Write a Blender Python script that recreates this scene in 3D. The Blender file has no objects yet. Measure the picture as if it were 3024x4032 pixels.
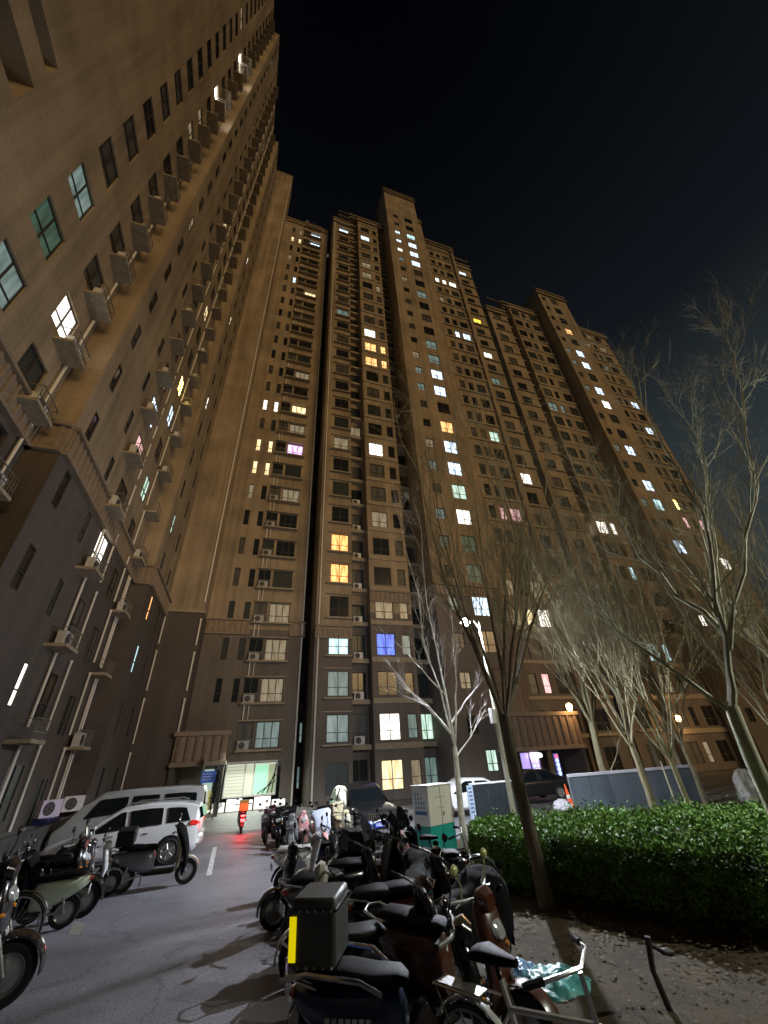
import bpy, math, random
from mathutils import Vector, Matrix
R=math.radians
C=bpy.context.scene.collection
S=bpy.context.scene
# ------------------------------------------------------------------ camera
cam=bpy.data.cameras.new('camera'); co=bpy.data.objects.new('camera',cam); C.objects.link(co)
cam.sensor_fit='VERTICAL'; cam.sensor_height=36; cam.lens=1525/4032*36
cam.clip_start=.05; cam.clip_end=3000
m=Matrix(((0.9493962254055266,-0.12682774003508945,-0.28733522503050407),
          (-0.3100764122061262,-0.5241055898927596,-0.7931998167148925),
          (-0.04999425746138419,0.8421567876593731,-0.5369101593564147))).to_4x4()
m.translation=Vector((0,0,2.5)); co.matrix_world=m
S.camera=co
# ------------------------------------------------------------------ night sky
w=bpy.data.worlds.new('World'); S.world=w; w.use_nodes=True
nt=w.node_tree; nt.nodes.clear()
wo=nt.nodes.new('ShaderNodeOutputWorld'); bg=nt.nodes.new('ShaderNodeBackground')
tc=nt.nodes.new('ShaderNodeTexCoord'); sx=nt.nodes.new('ShaderNodeSeparateXYZ'); rp=nt.nodes.new('ShaderNodeValToRGB')
nt.links.new(tc.outputs['Generated'],sx.inputs[0]); nt.links.new(sx.outputs['Z'],rp.inputs[0])
nt.links.new(rp.outputs[0],bg.inputs[0]); nt.links.new(bg.outputs[0],wo.inputs[0])
e=rp.color_ramp.elements
e[0].position=0.0; e[0].color=(.026,.036,.038,1); e[1].position=1; e[1].color=(.0006,.0007,.0011,1)
k=e.new(.45); k.color=(.024,.032,.035,1)
k=e.new(.72); k.color=(.0055,.007,.0092,1)
bg.inputs[1].default_value=1.0
# ------------------------------------------------------------------ glow of the city (low, warm, wide)
sl=bpy.data.lights.new('city_glow','SUN'); so=bpy.data.objects.new('city_glow',sl); C.objects.link(so)
sl.energy=.88; sl.angle=R(24); sl.color=(1,.65,.30)
so.rotation_euler=(Vector((-.43,.89,-.16))).to_track_quat('-Z','Y').to_euler()
S.view_settings.view_transform='Standard'; S.view_settings.look='None'
S.view_settings.exposure=.22; S.view_settings.gamma=1
S.cycles.use_denoising=True
# ------------------------------------------------------------------ materials
MATS={}
def mat(name,col,rough=.6,metal=0,noise=0,scale=3,emis=None,es=0,bump=0,spec=.5,coat=0,stretch=None):
    if name in MATS: return MATS[name]
    M=bpy.data.materials.new(name); M.use_nodes=True; n=M.node_tree; b=n.nodes['Principled BSDF']
    b.inputs['Base Color'].default_value=(*col,1); b.inputs['Roughness'].default_value=rough
    b.inputs['Metallic'].default_value=metal; b.inputs['Specular IOR Level'].default_value=spec
    b.inputs['Coat Weight'].default_value=coat; b.inputs['Coat Roughness'].default_value=.08
    if noise or bump:
        t=n.nodes.new('ShaderNodeTexCoord'); z=n.nodes.new('ShaderNodeTexNoise'); z.inputs['Scale'].default_value=scale; z.inputs['Detail'].default_value=6
        src=t.outputs['Object']
        if stretch:
            mp=n.nodes.new('ShaderNodeMapping'); mp.inputs['Scale'].default_value=stretch; n.links.new(src,mp.inputs[0]); src=mp.outputs[0]
        n.links.new(src,z.inputs['Vector'])
        if noise:
            r=n.nodes.new('ShaderNodeValToRGB'); r.color_ramp.elements[0].position=.3; r.color_ramp.elements[1].position=.7
            r.color_ramp.elements[0].color=(*[max(0,c*(1-noise)) for c in col],1); r.color_ramp.elements[1].color=(*[min(1,c*(1+noise)) for c in col],1)
            n.links.new(z.outputs[0],r.inputs[0]); n.links.new(r.outputs[0],b.inputs['Base Color'])
        if bump:
            bp=n.nodes.new('ShaderNodeBump'); bp.inputs['Strength'].default_value=bump; bp.inputs['Distance'].default_value=.02
            n.links.new(z.outputs[0],bp.inputs['Height']); n.links.new(bp.outputs[0],b.inputs['Normal'])
    if emis:
        b.inputs['Emission Color'].default_value=(*emis,1); b.inputs['Emission Strength'].default_value=es
    MATS[name]=M; return M
def wallmat(name,c1,c2,mortar,bs,streak=.25):
    """painted / tiled facade: fine coursing, mottling and rain streaks"""
    M=bpy.data.materials.new(name); M.use_nodes=True; n=M.node_tree; b=n.nodes['Principled BSDF']; b.inputs['Roughness'].default_value=.85
    t=n.nodes.new('ShaderNodeTexCoord'); ge=n.nodes.new('ShaderNodeNewGeometry')
    sp=n.nodes.new('ShaderNodeSeparateXYZ'); n.links.new(ge.outputs['Position'],sp.inputs[0])
    ad=n.nodes.new('ShaderNodeMath'); n.links.new(sp.outputs[0],ad.inputs[0]); n.links.new(sp.outputs[1],ad.inputs[1])
    cb=n.nodes.new('ShaderNodeCombineXYZ'); n.links.new(ad.outputs[0],cb.inputs[0]); n.links.new(sp.outputs[2],cb.inputs[1])
    br=n.nodes.new('ShaderNodeTexBrick'); n.links.new(cb.outputs[0],br.inputs['Vector'])
    br.inputs['Color1'].default_value=(*c1,1); br.inputs['Color2'].default_value=(*c2,1); br.inputs['Mortar'].default_value=(*mortar,1)
    br.inputs['Scale'].default_value=1; br.inputs['Brick Width'].default_value=bs[0]; br.inputs['Row Height'].default_value=bs[1]; br.inputs['Mortar Size'].default_value=bs[2]
    z=n.nodes.new('ShaderNodeTexNoise'); z.inputs['Scale'].default_value=.35; z.inputs['Detail'].default_value=7; n.links.new(ge.outputs['Position'],z.inputs['Vector'])
    mp=n.nodes.new('ShaderNodeMapping'); mp.inputs['Scale'].default_value=(1.5,1.5,.06); n.links.new(ge.outputs['Position'],mp.inputs[0])
    z2=n.nodes.new('ShaderNodeTexNoise'); z2.inputs['Scale'].default_value=1.2; z2.inputs['Detail'].default_value=5; n.links.new(mp.outputs[0],z2.inputs['Vector'])
    a2=n.nodes.new('ShaderNodeMath'); n.links.new(z.outputs[0],a2.inputs[0]); n.links.new(z2.outputs[0],a2.inputs[1])
    mr=n.nodes.new('ShaderNodeMapRange'); mr.inputs[1].default_value=.7; mr.inputs[2].default_value=1.3; mr.inputs[3].default_value=1-streak; mr.inputs[4].default_value=1+streak*.6
    n.links.new(a2.outputs[0],mr.inputs[0])
    mx=n.nodes.new('ShaderNodeVectorMath'); mx.operation='SCALE'; n.links.new(br.outputs[0],mx.inputs[0]); n.links.new(mr.outputs[0],mx.inputs['Scale'])
    n.links.new(mx.outputs[0],b.inputs['Base Color'])
    MATS[name]=M; return M
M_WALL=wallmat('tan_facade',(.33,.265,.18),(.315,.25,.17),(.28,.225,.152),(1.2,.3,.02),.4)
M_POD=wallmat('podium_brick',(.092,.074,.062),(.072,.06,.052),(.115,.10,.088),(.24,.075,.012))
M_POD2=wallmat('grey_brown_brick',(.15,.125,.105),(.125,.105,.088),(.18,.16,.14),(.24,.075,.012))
M_TRIM=mat('cornice_plaster',(.255,.20,.145),.8,noise=.15,scale=4)
M_CON=mat('ledge_concrete',(.33,.28,.20),.85,noise=.2,scale=5)
M_FRAME=mat('window_frame',(.035,.03,.028),.5)
M_WFRAME=mat('white_frame',(.6,.6,.58),.4)
M_METAL=mat('galvanised',(.45,.45,.44),.35,.8)
M_PIPE=mat('pvc_pipe',(.75,.73,.66),.4)
M_RAIL=mat('railing',(.25,.24,.22),.4,.6)
M_AC=mat('ac_casing',(.62,.62,.6),.5,noise=.08,scale=6)
M_GUARD=mat('fan_guard',(.16,.16,.16),.7)
M_BLACK=mat('black_plastic',(.008,.008,.009),.55,spec=.35)
M_GLOSS=mat('black_gloss',(.005,.005,.006),.2,coat=.35)
M_RUBBER=mat('rubber',(.014,.014,.014),.8)
M_CHROME=mat('chrome',(.7,.7,.7),.18,1)
M_GREYP=mat('grey_paint',(.16,.165,.18),.3,coat=.5)
M_GLASS=mat('dark_glass',(.006,.008,.009),.08,spec=.45)
PANES={}
def pane(c):
    """window pane: unlit glass, or a curtained room that gives off light"""
    if c in PANES: return PANES[c]
    T=dict(white=((1,.95,.86),1.5),bluewhite=((.72,.86,1),1.35),orange=((1,.6,.25),1.1),warm=((1,.82,.5),.9),green=((.78,1,.86),.6),purple=((.95,.62,1),1.1),
      blue=((.10,.25,1),.75),pink=((1,.62,.62),.75),cyan=((.72,.97,1),.8),yellow=((1,.75,.1),1.6),dimwarm=((.9,.75,.5),.17),dimcool=((.62,.85,.8),.15),
      dimgreen=((.2,.6,.4),.07),amber=((1,.5,.17),1.2),violet=((.55,.42,1),.8),flare=((1,.97,.92),9.0),strong=((1,.72,.2),10.0))
    if c=='dark': M=mat('pane_dark',(.017,.019,.019),.12,spec=.7)
    elif c=='dark2': M=mat('pane_curtain',(.07,.07,.062),.5,noise=.4,scale=2,stretch=(3,3,.2))
    elif c=='dark3': M=mat('pane_grey',(.03,.042,.04),.3)
    else:
        col,st=T[c]; M=bpy.data.materials.new('pane_'+c); M.use_nodes=True; n=M.node_tree; b=n.nodes['Principled BSDF']
        b.inputs['Base Color'].default_value=(.1,.1,.1,1); b.inputs['Roughness'].default_value=.3
        t=n.nodes.new('ShaderNodeTexCoord'); mp=n.nodes.new('ShaderNodeMapping'); mp.inputs['Scale'].default_value=(5,5,.7)
        z=n.nodes.new('ShaderNodeTexNoise'); z.inputs['Scale'].default_value=1.1; z.inputs['Detail'].default_value=3
        n.links.new(t.outputs['Object'],mp.inputs[0]); n.links.new(mp.outputs[0],z.inputs['Vector'])
        r=n.nodes.new('ShaderNodeValToRGB'); r.color_ramp.elements[0].position=.35; r.color_ramp.elements[1].position=.62
        r.color_ramp.elements[0].color=(*[x*x*.55 for x in col],1); r.color_ramp.elements[1].color=(*col,1)
        n.links.new(z.outputs[0],r.inputs[0]); n.links.new(r.outputs[0],b.inputs['Emission Color']); b.inputs['Emission Strength'].default_value=st*1.6
    PANES[c]=M; return M
# ------------------------------------------------------------------ mesh helpers
def ring(c,u,v,hu,hv,n=12,p=2.5):
    o=[]
    for i in range(n):
        a=2*math.pi*(i+.5)/n; ca,sa=math.cos(a),math.sin(a)
        o.append(Vector(c)+Vector(u)*hu*math.copysign(abs(ca)**(2/p),ca)+Vector(v)*hv*math.copysign(abs(sa)**(2/p),sa))
    return o
class MB:
    def __init__(s): s.v=[]; s.f=[]; s.m=[]
    def add(s,vs,fs,m=0):
        b=len(s.v); s.v+=[tuple(x) for x in vs]; s.f+=[tuple(i+b for i in f) for f in fs]; s.m+=[m]*len(fs); return s
    def box(s,x0,x1,y0,y1,z0,z1,m=0,rz=0,ry=0,rx=0,piv=None):
        vs=[Vector((x,y,z)) for x in (x0,x1) for y in (y0,y1) for z in (z0,z1)]
        if rz or ry or rx:
            c=Vector(piv) if piv else Vector(((x0+x1)/2,(y0+y1)/2,(z0+z1)/2))
            q=Matrix.Rotation(rz,3,'Z')@Matrix.Rotation(ry,3,'Y')@Matrix.Rotation(rx,3,'X'); vs=[q@(a-c)+c for a in vs]
        return s.add(vs,[(0,1,3,2),(4,6,7,5),(0,4,5,1),(2,3,7,6),(0,2,6,4),(1,5,7,3)],m)
    def loft(s,rings,m=0,cap=True):
        n=len(rings[0]); vs=[p for r in rings for p in r]; fs=[]
        for i in range(len(rings)-1):
            for j in range(n): fs.append((i*n+j,i*n+(j+1)%n,(i+1)*n+(j+1)%n,(i+1)*n+j))
        if cap: fs.append(tuple(range(n-1,-1,-1))); fs.append(tuple((len(rings)-1)*n+j for j in range(n)))
        return s.add(vs,fs,m)
    def lx(s,st,m=0,n=14,p=2.6):   # stations along x: (x, zc, half width, half height[, yc])
        return s.loft([ring((a[0],a[4] if len(a)>4 else 0,a[1]),(0,1,0),(0,0,1),a[2],a[3],n,p) for a in st],m)
    def lz(s,st,m=0,n=14,p=2.6):   # stations along z: (z, xc, half y, half x)
        return s.loft([ring((a[1],0,a[0]),(0,1,0),(1,0,0),a[2],a[3],n,p) for a in st],m)
    def tube(s,pts,r,n=6,m=0):
        pts=[Vector(p) for p in pts]; rs=r if isinstance(r,(list,tuple)) else [r]*len(pts); rings=[]; pu=None
        for i,p in enumerate(pts):
            t=(pts[min(i+1,len(pts)-1)]-pts[max(i-1,0)])
            t=t.normalized() if t.length>1e-6 else Vector((0,0,1))
            u=(pu-t*pu.dot(t)) if pu is not None else None
            if u is None or u.length<1e-4: u=t.orthogonal()
            u.normalize(); pu=u; v=t.cross(u); rings.append([p+(u*math.cos(2*math.pi*j/n)+v*math.sin(2*math.pi*j/n))*rs[i] for j in range(n)])
        return s.loft(rings,m)
    def lathe(s,prof,c,ax,n=20,m=0,a0=0,a1=2*math.pi):
        c=Vector(c); ax=Vector(ax).normalized(); u=ax.orthogonal().normalized()
        if abs(ax.z)<.5: u=Vector((0,0,1))
        v=ax.cross(u); full=abs(a1-a0-2*math.pi)<1e-6; k=n if full else n+1
        vs=[]; fs=[]
        for i in range(k):
            a=a0+(a1-a0)*i/n; d=u*math.cos(a)+v*math.sin(a)
            for r,t in prof: vs.append(c+d*r+ax*t)
        L=len(prof)
        for i in range(n):
            for j in range(L-1):
                a=i*L+j; b=((i+1)%k)*L+j; fs.append((a,b,b+1,a+1))
        return s.add(vs,fs,m)
    def build(s,name,mats,parent=None,smooth=True,bevel=0,angle=38):
        me=bpy.data.meshes.new(name); me.from_pydata(s.v,[],s.f)
        for x in (mats if isinstance(mats,(list,tuple)) else [mats]): me.materials.append(x)
        me.polygons.foreach_set('material_index',s.m)
        if smooth: me.polygons.foreach_set('use_smooth',[True]*len(s.f)); me.set_sharp_from_angle(angle=R(angle))
        me.validate(); me.update()
        o=bpy.data.objects.new(name,me); C.objects.link(o)
        if parent is not None: o.parent=parent
        if bevel:
            b=o.modifiers.new('bevel','BEVEL'); b.width=bevel; b.segments=2; b.limit_method='ANGLE'
        return o
def tag(o,label=None,cat=None,group=None,kind=None):
    if label: o['label']=label
    if cat: o['category']=cat
    if group: o['group']=group
    if kind: o['kind']=kind
    return o
def thing(name,label,cat,loc=(0,0,0),rz=0,group=None):
    o=bpy.data.objects.new(name,None); C.objects.link(o); o.location=loc; o.rotation_euler=(0,0,rz); o.empty_display_size=.2
    return tag(o,label,cat,group)
def gz(y): return .4 if y<7 else (0. if y>16 else .4*(16-y)/9)
CAM=Vector((0,0,2.5))
# ================================================================== GROUND
def sheet(name,xs,ys,dz,m,kind='structure'):
    vs=[];fs=[]
    for y in ys:
        for x in xs: vs.append((x,y,gz(y)+dz))
    n=len(xs)
    for j in range(len(ys)-1):
        for i in range(n-1): fs.append((j*n+i,j*n+i+1,(j+1)*n+i+1,(j+1)*n+i))
    b=MB(); b.add(vs,fs); o=b.build(name,m,smooth=False); tag(o,kind=kind); return o
YB=[-60,-20,0,7,8,9,10,11,12,13,14,15,16,20,24.2,28,34,60,400,1500]
def asphalt():
    M=bpy.data.materials.new('asphalt'); M.use_nodes=True; n=M.node_tree; b=n.nodes['Principled BSDF']
    ge=n.nodes.new('ShaderNodeNewGeometry')
    z1=n.nodes.new('ShaderNodeTexNoise'); z1.inputs['Scale'].default_value=.5; z1.inputs['Detail'].default_value=8
    z2=n.nodes.new('ShaderNodeTexNoise'); z2.inputs['Scale'].default_value=45; z2.inputs['Detail'].default_value=3
    for z in (z1,z2): n.links.new(ge.outputs['Position'],z.inputs['Vector'])
    r1=n.nodes.new('ShaderNodeValToRGB'); r1.color_ramp.elements[0].position=.35; r1.color_ramp.elements[1].position=.65
    r1.color_ramp.elements[0].color=(.15,.147,.168,1); r1.color_ramp.elements[1].color=(.225,.22,.25,1)
    n.links.new(z1.outputs[0],r1.inputs[0])
    mr=n.nodes.new('ShaderNodeMapRange'); mr.inputs[1].default_value=.3; mr.inputs[2].default_value=.7; mr.inputs[3].default_value=.55; mr.inputs[4].default_value=1.45
    n.links.new(z2.outputs[0],mr.inputs[0])
    mx=n.nodes.new('ShaderNodeVectorMath'); mx.operation='SCALE'; n.links.new(r1.outputs[0],mx.inputs[0]); n.links.new(mr.outputs[0],mx.inputs['Scale'])
    vo=n.nodes.new('ShaderNodeTexVoronoi'); vo.feature='DISTANCE_TO_EDGE'; vo.inputs['Scale'].default_value=.32
    zz=n.nodes.new('ShaderNodeTexNoise'); zz.inputs['Scale'].default_value=1.6; zz.inputs['Detail'].default_value=6; n.links.new(ge.outputs['Position'],zz.inputs['Vector'])
    va=n.nodes.new('ShaderNodeVectorMath'); va.operation='MULTIPLY_ADD'; va.inputs[1].default_value=(1.1,1.1,0); n.links.new(zz.outputs[1],va.inputs[0]); n.links.new(ge.outputs['Position'],va.inputs[2]); n.links.new(va.outputs[0],vo.inputs['Vector'])
    cr=n.nodes.new('ShaderNodeMapRange'); cr.inputs[1].default_value=.0; cr.inputs[2].default_value=.012; cr.inputs[3].default_value=.68; cr.inputs[4].default_value=1; n.links.new(vo.outputs['Distance'],cr.inputs[0])
    m2=n.nodes.new('ShaderNodeVectorMath'); m2.operation='SCALE'; n.links.new(mx.outputs[0],m2.inputs[0]); n.links.new(cr.outputs[0],m2.inputs['Scale'])
    n.links.new(m2.outputs[0],b.inputs['Base Color']); b.inputs['Roughness'].default_value=.62
    bp=n.nodes.new('ShaderNodeBump'); bp.inputs['Strength'].default_value=.6; bp.inputs['Distance'].default_value=.006
    n.links.new(z2.outputs[0],bp.inputs['Height']); n.links.new(bp.outputs[0],b.inputs['Normal'])
    return M
M_ASPH=asphalt()
M_SOIL=mat('soil',(.042,.029,.011),.95,noise=.45,scale=2.2,bump=.8)
M_PAVE=mat('pavement',(.36,.37,.36),.55,noise=.25,scale=3)
M_WHITE=mat('road_paint',(.62,.63,.62),.6,noise=.35,scale=9)
sheet('ground',[-1500,-60,-6.6,0,7,16,60,1500],YB,-.012,mat('ground_far',(.07,.07,.068),.9,noise=.3,scale=1))
sheet('road',[-6.55,-3,0,1.5,3,4.2,5.2,9,14],YB[1:16],0,M_ASPH)
sheet('forecourt',[-6.5,0,5,10],[24.2,26,28,34],.004,M_PAVE)
# soil bed right of the scooters
b=MB(); random.seed(5)
def bed_edge(y): return 3.05 if y<8 else (3.05+(y-8)*.55 if y<13 else 5.8)
ys=[-14+.5*i for i in range(60)]; xs=40
vs=[];fs=[]
for y in ys:
    x0=bed_edge(y)
    for i in range(xs):
        x=x0+(30-x0)*(i/(xs-1))**1.6
        vs.append((x,y,gz(y)+.03+(.05*random.random() if 0<i else 0)))
for j in range(len(ys)-1):
    for i in range(xs-1): fs.append((j*xs+i,j*xs+i+1,(j+1)*xs+i+1,(j+1)*xs+i))
b.add(vs,fs); tag(b.build('soil_bed',M_SOIL),kind='structure')
b=MB()
for i in range(len(ys)-1):
    x0,x1=bed_edge(ys[i]),bed_edge(ys[i+1]); za,zb=gz(ys[i]),gz(ys[i+1])
    b.add([(x0-.12,ys[i]+.01,za-.02),(x0,ys[i]+.01,za-.02),(x0-.12,ys[i]+.01,za+.1),(x0,ys[i]+.01,za+.1),
           (x1-.12,ys[i+1],zb-.02),(x1,ys[i+1],zb-.02),(x1-.12,ys[i+1],zb+.1),(x1,ys[i+1],zb+.1)],[(0,2,3,1),(4,5,7,6),(2,6,7,3),(0,4,6,2),(1,3,7,5)])
tag(b.build('kerb',mat('kerb_stone',(.3,.3,.29),.8,noise=.2,scale=6),smooth=False),kind='structure')
b=MB()
for y0,y1 in ((15.2,20.3),(8.2,8.9)): 
    x=-.25 if y0>10 else -2.35
    seg=[y0+(y1-y0)*i/6 for i in range(7)]
    for a,c in zip(seg,seg[1:]): b.add([(x-.07,a,gz(a)+.006),(x+.07,a,gz(a)+.006),(x+.07,c,gz(c)+.006),(x-.07,c,gz(c)+.006)],[(0,1,2,3)])
tag(b.build('road_marking',M_WHITE,smooth=False),kind='structure')
b=MB(); b.box(4.95,6.3,11.6,12.5,.1,.235)
tag(b.build('paving_slab',mat('pale_slab',(.5,.47,.45),.7,noise=.15,scale=6),bevel=.01),kind='structure')
# raised planting strip along the left building
b=MB(); b.box(-8.6,-6.25,7,31.5,-.1,1.0); b.box(-6.28,-6.05,7,31.5,-.1,1.08,1)
tag(b.build('raised_verge',[mat('gravel_bed',(.2,.19,.17),.95,noise=.5,scale=14,bump=1),mat('verge_wall_stone',(.05,.045,.045),.8,noise=.4,scale=3)],smooth=False,bevel=.01),kind='structure')
# ================================================================== BUILDINGS
WC={}
def window_mesh(w,h,kind,pc):
    key=(round(w,2),round(h,2),kind,pc)
    if key in WC: return WC[key]
    b=MB(); t=.05; d=.06
    def fr(x0,x1,z0,z1): b.box(x0,x1,-d/2,d/2,z0,z1,0)
    fr(-w/2,-w/2+t,0,h); fr(w/2-t,w/2,0,h); fr(-w/2+t,w/2-t,0,t); fr(-w/2+t,w/2-t,h-t,h)
    if kind=='slot': fr(-w/2+t,w/2-t,h*.36,h*.36+.045)
    else:
        nn={'double':2,'triple':3,'wide':4}[kind]
        for i in range(1,nn):
            x=-w/2+w*i/nn; fr(x-.03,x+.03,t,h-t)
        e=.03
        for i in range(nn): fr(-w/2+w*i/nn+e+.02,-w/2+w*(i+1)/nn-e-.02,h*.34,h*.34+.05)
    b.add([(-w/2+.01,.012,.01),(w/2-.01,.012,.01),(w/2-.01,.012,h-.01),(-w/2+.01,.012,h-.01)],[(0,1,2,3)],1)
    me=bpy.data.meshes.new('window'); me.from_pydata(b.v,[],b.f); me.materials.append(M_FRAME); me.materials.append(pane(pc))
    me.polygons.foreach_set('material_index',b.m); WC[key]=(me,b); return WC[key]
class Building:
    """collects facades, windows and slabs in world space, then makes one thing with parts"""
    def __init__(s,podz): s.w=MB(); s.tr=MB(); s.win=[]; s.podz=podz; s.lit=[]; s.ledges=[]; s.pipes=MB()
    def facade(s,p0,p1,z0,z1,holes=(),depth=.16,podz=None,back=True):
        """wall from p0 to p1; the outside is on the right hand of p0->p1"""
        p0=Vector((*p0,0)); p1=Vector((*p1,0)); L=(p1-p0).length; u=(p1-p0)/L; n=Vector((u.y,-u.x,0)); pz=s.podz if podz is None else podz
        us=sorted({0,round(L,3)}|{round(x,3) for h in holes for x in h[:2]}); zs=sorted({z0,z1}|({pz} if z0<pz<z1 else set())|{round(x,3) for h in holes for x in h[2:4]})
        P=lambda a,z,o=0: p0+u*a+n*o+Vector((0,0,z))
        V=[];F=[[],[]]
        for j in range(len(zs)-1):
            zc=(zs[j]+zs[j+1])/2; hz=[h for h in holes if h[2]<zc<h[3]]
            for i in range(len(us)-1):
                uc=(us[i]+us[i+1])/2
                if any(h[0]<uc<h[1] for h in hz): continue
                k=len(V); V+=[P(us[i],zs[j]),P(us[i+1],zs[j]),P(us[i+1],zs[j+1]),P(us[i],zs[j+1])]
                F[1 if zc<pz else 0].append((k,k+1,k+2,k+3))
        for h in holes:
            a,c,za,zb=h[:4]; k=len(V); o=-(h[4] if len(h)>4 else depth)
            V+=[P(a,za),P(c,za),P(c,zb),P(a,zb),P(a,za,o),P(c,za,o),P(c,zb,o),P(a,zb,o)]
            F[1 if (za+zb)/2<pz else 0]+=[(k,k+4,k+5,k+1),(k+1,k+5,k+6,k+2),(k+2,k+6,k+7,k+3),(k+3,k+7,k+4,k)]
            if len(h)>4: F[1 if (za+zb)/2<pz else 0].append((k+4,k+5,k+6,k+7))
        bb=len(s.w.v); s.w.v+=[tuple(v) for v in V]
        for mi in (0,1):
            s.w.f+=[tuple(i+bb for i in f) for f in F[mi]]; s.w.m+=[mi]*len(F[mi])
        s._u=u; s._n=n; s._p0=p0; return u,n
    def wincol(s,p0,p1,cols,z1,depth=.16,zoff=0,extra=(),z0=0,podz=None):
        """cols: (centre u, width, height, kind, zbase, step, quad, first, last, skip set)"""
        q0=Vector((*p0,0)); q1=Vector((*p1,0)); u=(q1-q0).normalized(); n=Vector((u.y,-u.x,0)); holes=list(extra); rot=math.atan2(u.y,u.x)
        for (uc,wd,ht,kind,zb,st,qd,a,b_,skip) in cols:
            for k in range(a,b_+1):
                if k in skip: continue
                zc=zb+st*k+qd*k*k
                if zc+ht/2>z1-.5: continue
                holes.append((uc-wd/2,uc+wd/2,zc-ht/2,zc+ht/2))
                P=q0+u*uc-n*(depth-.05)+Vector((0,0,zc-ht/2)); key=(uc if abs(u.x)>.5 else uc)
                wp=q0+u*uc; coord=wp.x if abs(u.x)>.5 else wp.y
                c=None; best=9
                for (lx,lz,lc) in s.lit:
                    dd=abs(lx-coord)/.9+abs(lz-zc)/1.75
                    if abs(lx-coord)<.95 and abs(lz-zc)<1.75 and dd<best: best=dd; c=lc
                if c is None: c=random.choices(['dark','dark2','dark3','dimwarm'],[6,3,3,.35])[0]
                s.win.append((P,rot,wd,ht,kind,c))
        s.facade(p0,p1,z0,z1,holes,depth,podz)
    def slab(s,x0,x1,y0,y1,z0,z1,m=None):
        if m is None: b=MB(); b.box(x0,x1,y0,y1,z0,z1,0); s.ledges.append(('parapet',b,[M_TRIM]))
        else: s.w.box(x0,x1,y0,y1,z0,z1,2+m)
    def finish(s,name,label,cat='building',center=(0,0),pod=None):
        r=thing(name,label,cat,(center[0],center[1],0)); inv=Matrix.Translation((-center[0],-center[1],0))
        def loc(mb): mb.v=[(x-center[0],y-center[1],z) for x,y,z in mb.v]; return mb
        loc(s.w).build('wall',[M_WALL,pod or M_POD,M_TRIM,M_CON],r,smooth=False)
        if s.pipes.f: loc(s.pipes).build('drainpipe',M_PIPE,r)
        ws=sorted(s.win,key=lambda w:-w[2]*w[3]/((w[0]-CAM).length**2)); rest=MB(); mats=[M_FRAME]; mi={}
        for i,(P,rot,wd,ht,kind,c) in enumerate(ws):
            me,b=window_mesh(wd,ht,kind,c)
            if i<100:
                o=bpy.data.objects.new('window',me); C.objects.link(o); o.parent=r; o.location=P-Vector((center[0],center[1],0)); o.rotation_euler=(0,0,rot)
                if not c.startswith('dark') and not c.startswith('dim'): o['label']='window lit from inside'
            else:
                q=Matrix.Translation(P-Vector((center[0],center[1],0)))@Matrix.Rotation(rot,4,'Z')
                if c not in mi: mi[c]=len(mats); mats.append(pane(c))
                k=len(rest.v); rest.v+=[tuple(q@Vector(v)) for v in b.v]; rest.f+=[tuple(a+k for a in f) for f in b.f]; rest.m+=[mi[c] if x else 0 for x in b.m]
        if rest.f: tag(rest.build('window',mats,r,smooth=False),kind='stuff')
        for i,(nm,mb,mm) in enumerate(s.ledges): loc(mb).build(nm,mm,r,smooth=(nm=='air_conditioner'))
        return r
def ac_unit(mb,c,n):
    """outdoor unit: casing, round grille with fan guard; n is the outward normal"""
    c=Vector(c); n=Vector(n); u=Vector((-n.y,n.x,0)); z=Vector((0,0,1)); hw,hh,hd=.4,.28,.14
    vs=[c+u*a*hw+n*b*hd+z*(hh+d*hh) for a in (-1,1) for b in (-1,1) for d in (-1,1)]
    mb.add(vs,[(0,1,3,2),(4,6,7,5),(0,4,5,1),(2,3,7,6),(0,2,6,4),(1,5,7,3)],0)
    f=c+n*(hd+.006)+z*hh-u*.1
    mb.lathe([(.0,.004),(.23,.004),(.23,0)],f,n,18,1)
    for rr in (.08,.14,.2): mb.lathe([(rr,.01),(rr+.018,.01)],f,n,18,2)
    for i in range(6):
        a=i*math.pi/3; d=u*math.cos(a)+z*math.sin(a); mb.tube([f+n*.012+d*.03,f+n*.012+d*.22],.008,4,2)
    mb.tube([c+u*.38+z*.2,c+u*.5+z*.3-n*.05,c+u*.52+z*.8-n*.2],.02,5,2)
def ledge(B,c,n,w=1.3,d=.75,rail=True,ac=True):
    c=Vector(c); n=Vector(n); u=Vector((-n.y,n.x,0)); z=Vector((0,0,1)); mb=MB()
    def bx(a0,a1,d0,d1,z0,z1,m):
        vs=[c+u*a+n*dd+z*zz for a in (a0,a1) for dd in (d0,d1) for zz in (z0,z1)]
        mb.add(vs,[(0,1,3,2),(4,6,7,5),(0,4,5,1),(2,3,7,6),(0,2,6,4),(1,5,7,3)],m)
    bx(-w/2,w/2,-.02,d,-.12,0,0)
    if rail:
        for zz in (.22,.62): bx(-w/2+.02,w/2-.02,d-.06,d-.03,zz,zz+.03,1)
        k=int(w/.16)
        for i in range(k+1):
            a=-w/2+.03+(w-.06)*i/k; bx(a-.009,a+.009,d-.055,d-.035,.01,.6,1)
        for sgn in (-1,1): bx(sgn*(w/2-.03)-.012,sgn*(w/2-.03)+.012,.02,d-.07,.6,.63,1)
    B.ledges.append(('balcony_ledge',mb,[M_CON,M_RAIL]))
    if ac:
        m2=MB(); ac_unit(m2,c+n*(d*.45)+u*random.uniform(-.1,.1),n); B.ledges.append(('air_conditioner',m2,[M_AC,M_BLACK,M_GUARD]))
random.seed(11)
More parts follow.
